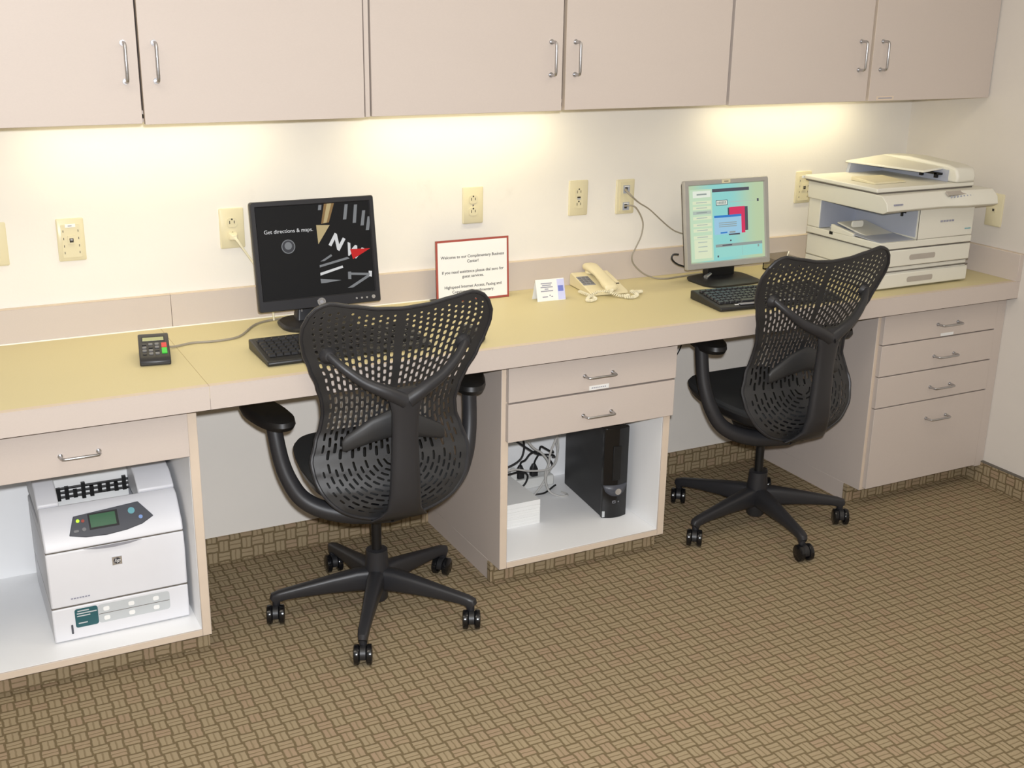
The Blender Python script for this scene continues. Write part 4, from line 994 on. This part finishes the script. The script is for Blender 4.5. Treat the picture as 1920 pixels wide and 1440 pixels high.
    # --- arms
    for s_, (rot, dz, ix) in zip((-1, 1), PADS):
        m = MB().tube([(s_ * 0.0, -0.120, 0.345), (s_ * 0.10, -0.102, 0.352), (s_ * 0.175, -0.082, 0.372), (s_ * 0.222, -0.064, 0.403), (s_ * 0.249, -0.048, 0.450), (s_ * 0.264, -0.034, 0.500), (s_ * 0.272, -0.020, 0.56), (s_ * 0.275, -0.006, 0.645 + dz)],
                      [0.026, 0.026, 0.0245, 0.0230, 0.0220, 0.0210, 0.0205, 0.0205], 'chairm', n=14, sub=5)
        m.tube([(s_ * 0.271, -0.036, 0.515), (s_ * 0.257, -0.052, 0.450)], [0.012, 0.014], 'blk', n=8)
        ar = m.build('armrest', t)
        pad = MB(); rings = []
        for z, f in ((0.628, 0.72), (0.634, 0.92), (0.646, 1.0), (0.658, 0.97), (0.666, 0.82), (0.668, 0.4)):
            rings.append([(0.048 * f * math.copysign(abs(math.cos(a)) ** 0.85, math.cos(a)), 0.035 + 0.125 * f * math.copysign(abs(math.sin(a)) ** 0.8, math.sin(a)), z) for a in [2 * PI * k / 28 for k in range(28)]])
        pad.loft(rings, 'soft'); pad.build('arm_pad', ar, loc=(s_ * (0.275 - ix), -0.005, dz), rot=(0, 0, math.radians(rot)))
    return t
LEG0 = math.radians(28.0)      # base and upper part turn separately
CAST = [math.radians(a) for a in (45, 88, 74, 70, 68)]
PADS = ((12, -0.033, 0.0), (-15, 0.0, 0.0))
make_chair('black mesh-backed swivel chair at the black monitor, left of the middle cabinet', (1.289, -0.479, 0), math.radians(-2.7))
LEG0 = math.radians(45.3)
CAST = [math.radians(a) for a in (60, 55, 52, 82, 62)]
PADS = ((-16, 0.008, 0.030), (-6, 0.0, 0.02))
make_chair('black mesh-backed swivel chair at the silver monitor, right of the middle cabinet', (2.636, -0.475, 0), math.radians(0.7))

# ------------------------------------------------------------------ lights
def area(name, loc, sx, sy, power, col, rot=(0, 0, 0)):
    l = bpy.data.lights.new(name, 'AREA'); l.shape = 'RECTANGLE'; l.size = sx; l.size_y = sy; l.energy = power; l.color = col
    o = bpy.data.objects.new(name, l); COL.objects.link(o); o.location = loc; o.rotation_euler = rot; return o
for x in (0.2, 2.3):
    area('ceiling_light', (x, -1.55, ZC - 0.01), 1.15, 0.55, 7.5, (1.0, 0.90, 0.74))
area('ceiling_light', (1.0, -3.4, ZC - 0.01), 1.2, 0.6, 8.0, (1.0, 0.90, 0.74))
for x, p in ((0.85, 1.0), (1.76, 1.3), (3.0, 1.35)):
    area('under_cabinet_light', (x, -0.12, 1.352), 0.65, 0.05, p, (1.0, 0.90, 0.58))
l = bpy.data.lights.new('camera_flash', 'AREA'); l.shape = 'DISK'; l.size = 0.05; l.energy = 72.0; l.color = (0.96, 0.985, 1.03)
fl = bpy.data.objects.new('camera_flash', l); COL.objects.link(fl)

wd = bpy.data.worlds.new('room_ambient'); wd.use_nodes = True; SC.world = wd
wd.node_tree.nodes['Background'].inputs[0].default_value = (0.9, 0.9, 1.0, 1); wd.node_tree.nodes['Background'].inputs[1].default_value = 0.2

# ------------------------------------------------------------------ camera
cam = bpy.data.cameras.new('camera'); co = bpy.data.objects.new('camera', cam); COL.objects.link(co)
F, CX, CY, CZ, PIT, YAW, ROL = 2207.616, 0.23526, -3.30766, 1.65572, math.radians(-18.0688), math.radians(27.5165), math.radians(0.91427)
fw = Vector((math.sin(YAW) * math.cos(PIT), math.cos(YAW) * math.cos(PIT), math.sin(PIT)))
rt = Vector((math.cos(YAW), -math.sin(YAW), 0)); up = rt.cross(fw)
r2 = rt * math.cos(ROL) + up * math.sin(ROL); u2 = -rt * math.sin(ROL) + up * math.cos(ROL)
mw = Matrix((r2, u2, -fw)).transposed().to_4x4(); mw.translation = (CX, CY, CZ)
co.matrix_world = mw
cam.sensor_width = 36.0; cam.lens = F / 1920 * 36.0; cam.clip_start = 0.05
SC.camera = co
fm = mw.copy(); fm.translation = Vector((CX, CY, CZ)) + u2 * 0.07 + r2 * 0.03
fl.matrix_world = fm

SC.view_settings.view_transform = 'Standard'; SC.view_settings.look = 'None'
SC.view_settings.exposure = 0.06; SC.view_settings.gamma = 1.0; SC.view_settings.use_curve_mapping = False
SC.cycles.use_denoising = True
SC.cycles.max_bounces = 6; SC.cycles.diffuse_bounces = 3; SC.cycles.glossy_bounces = 3; SC.cycles.transmission_bounces = 6
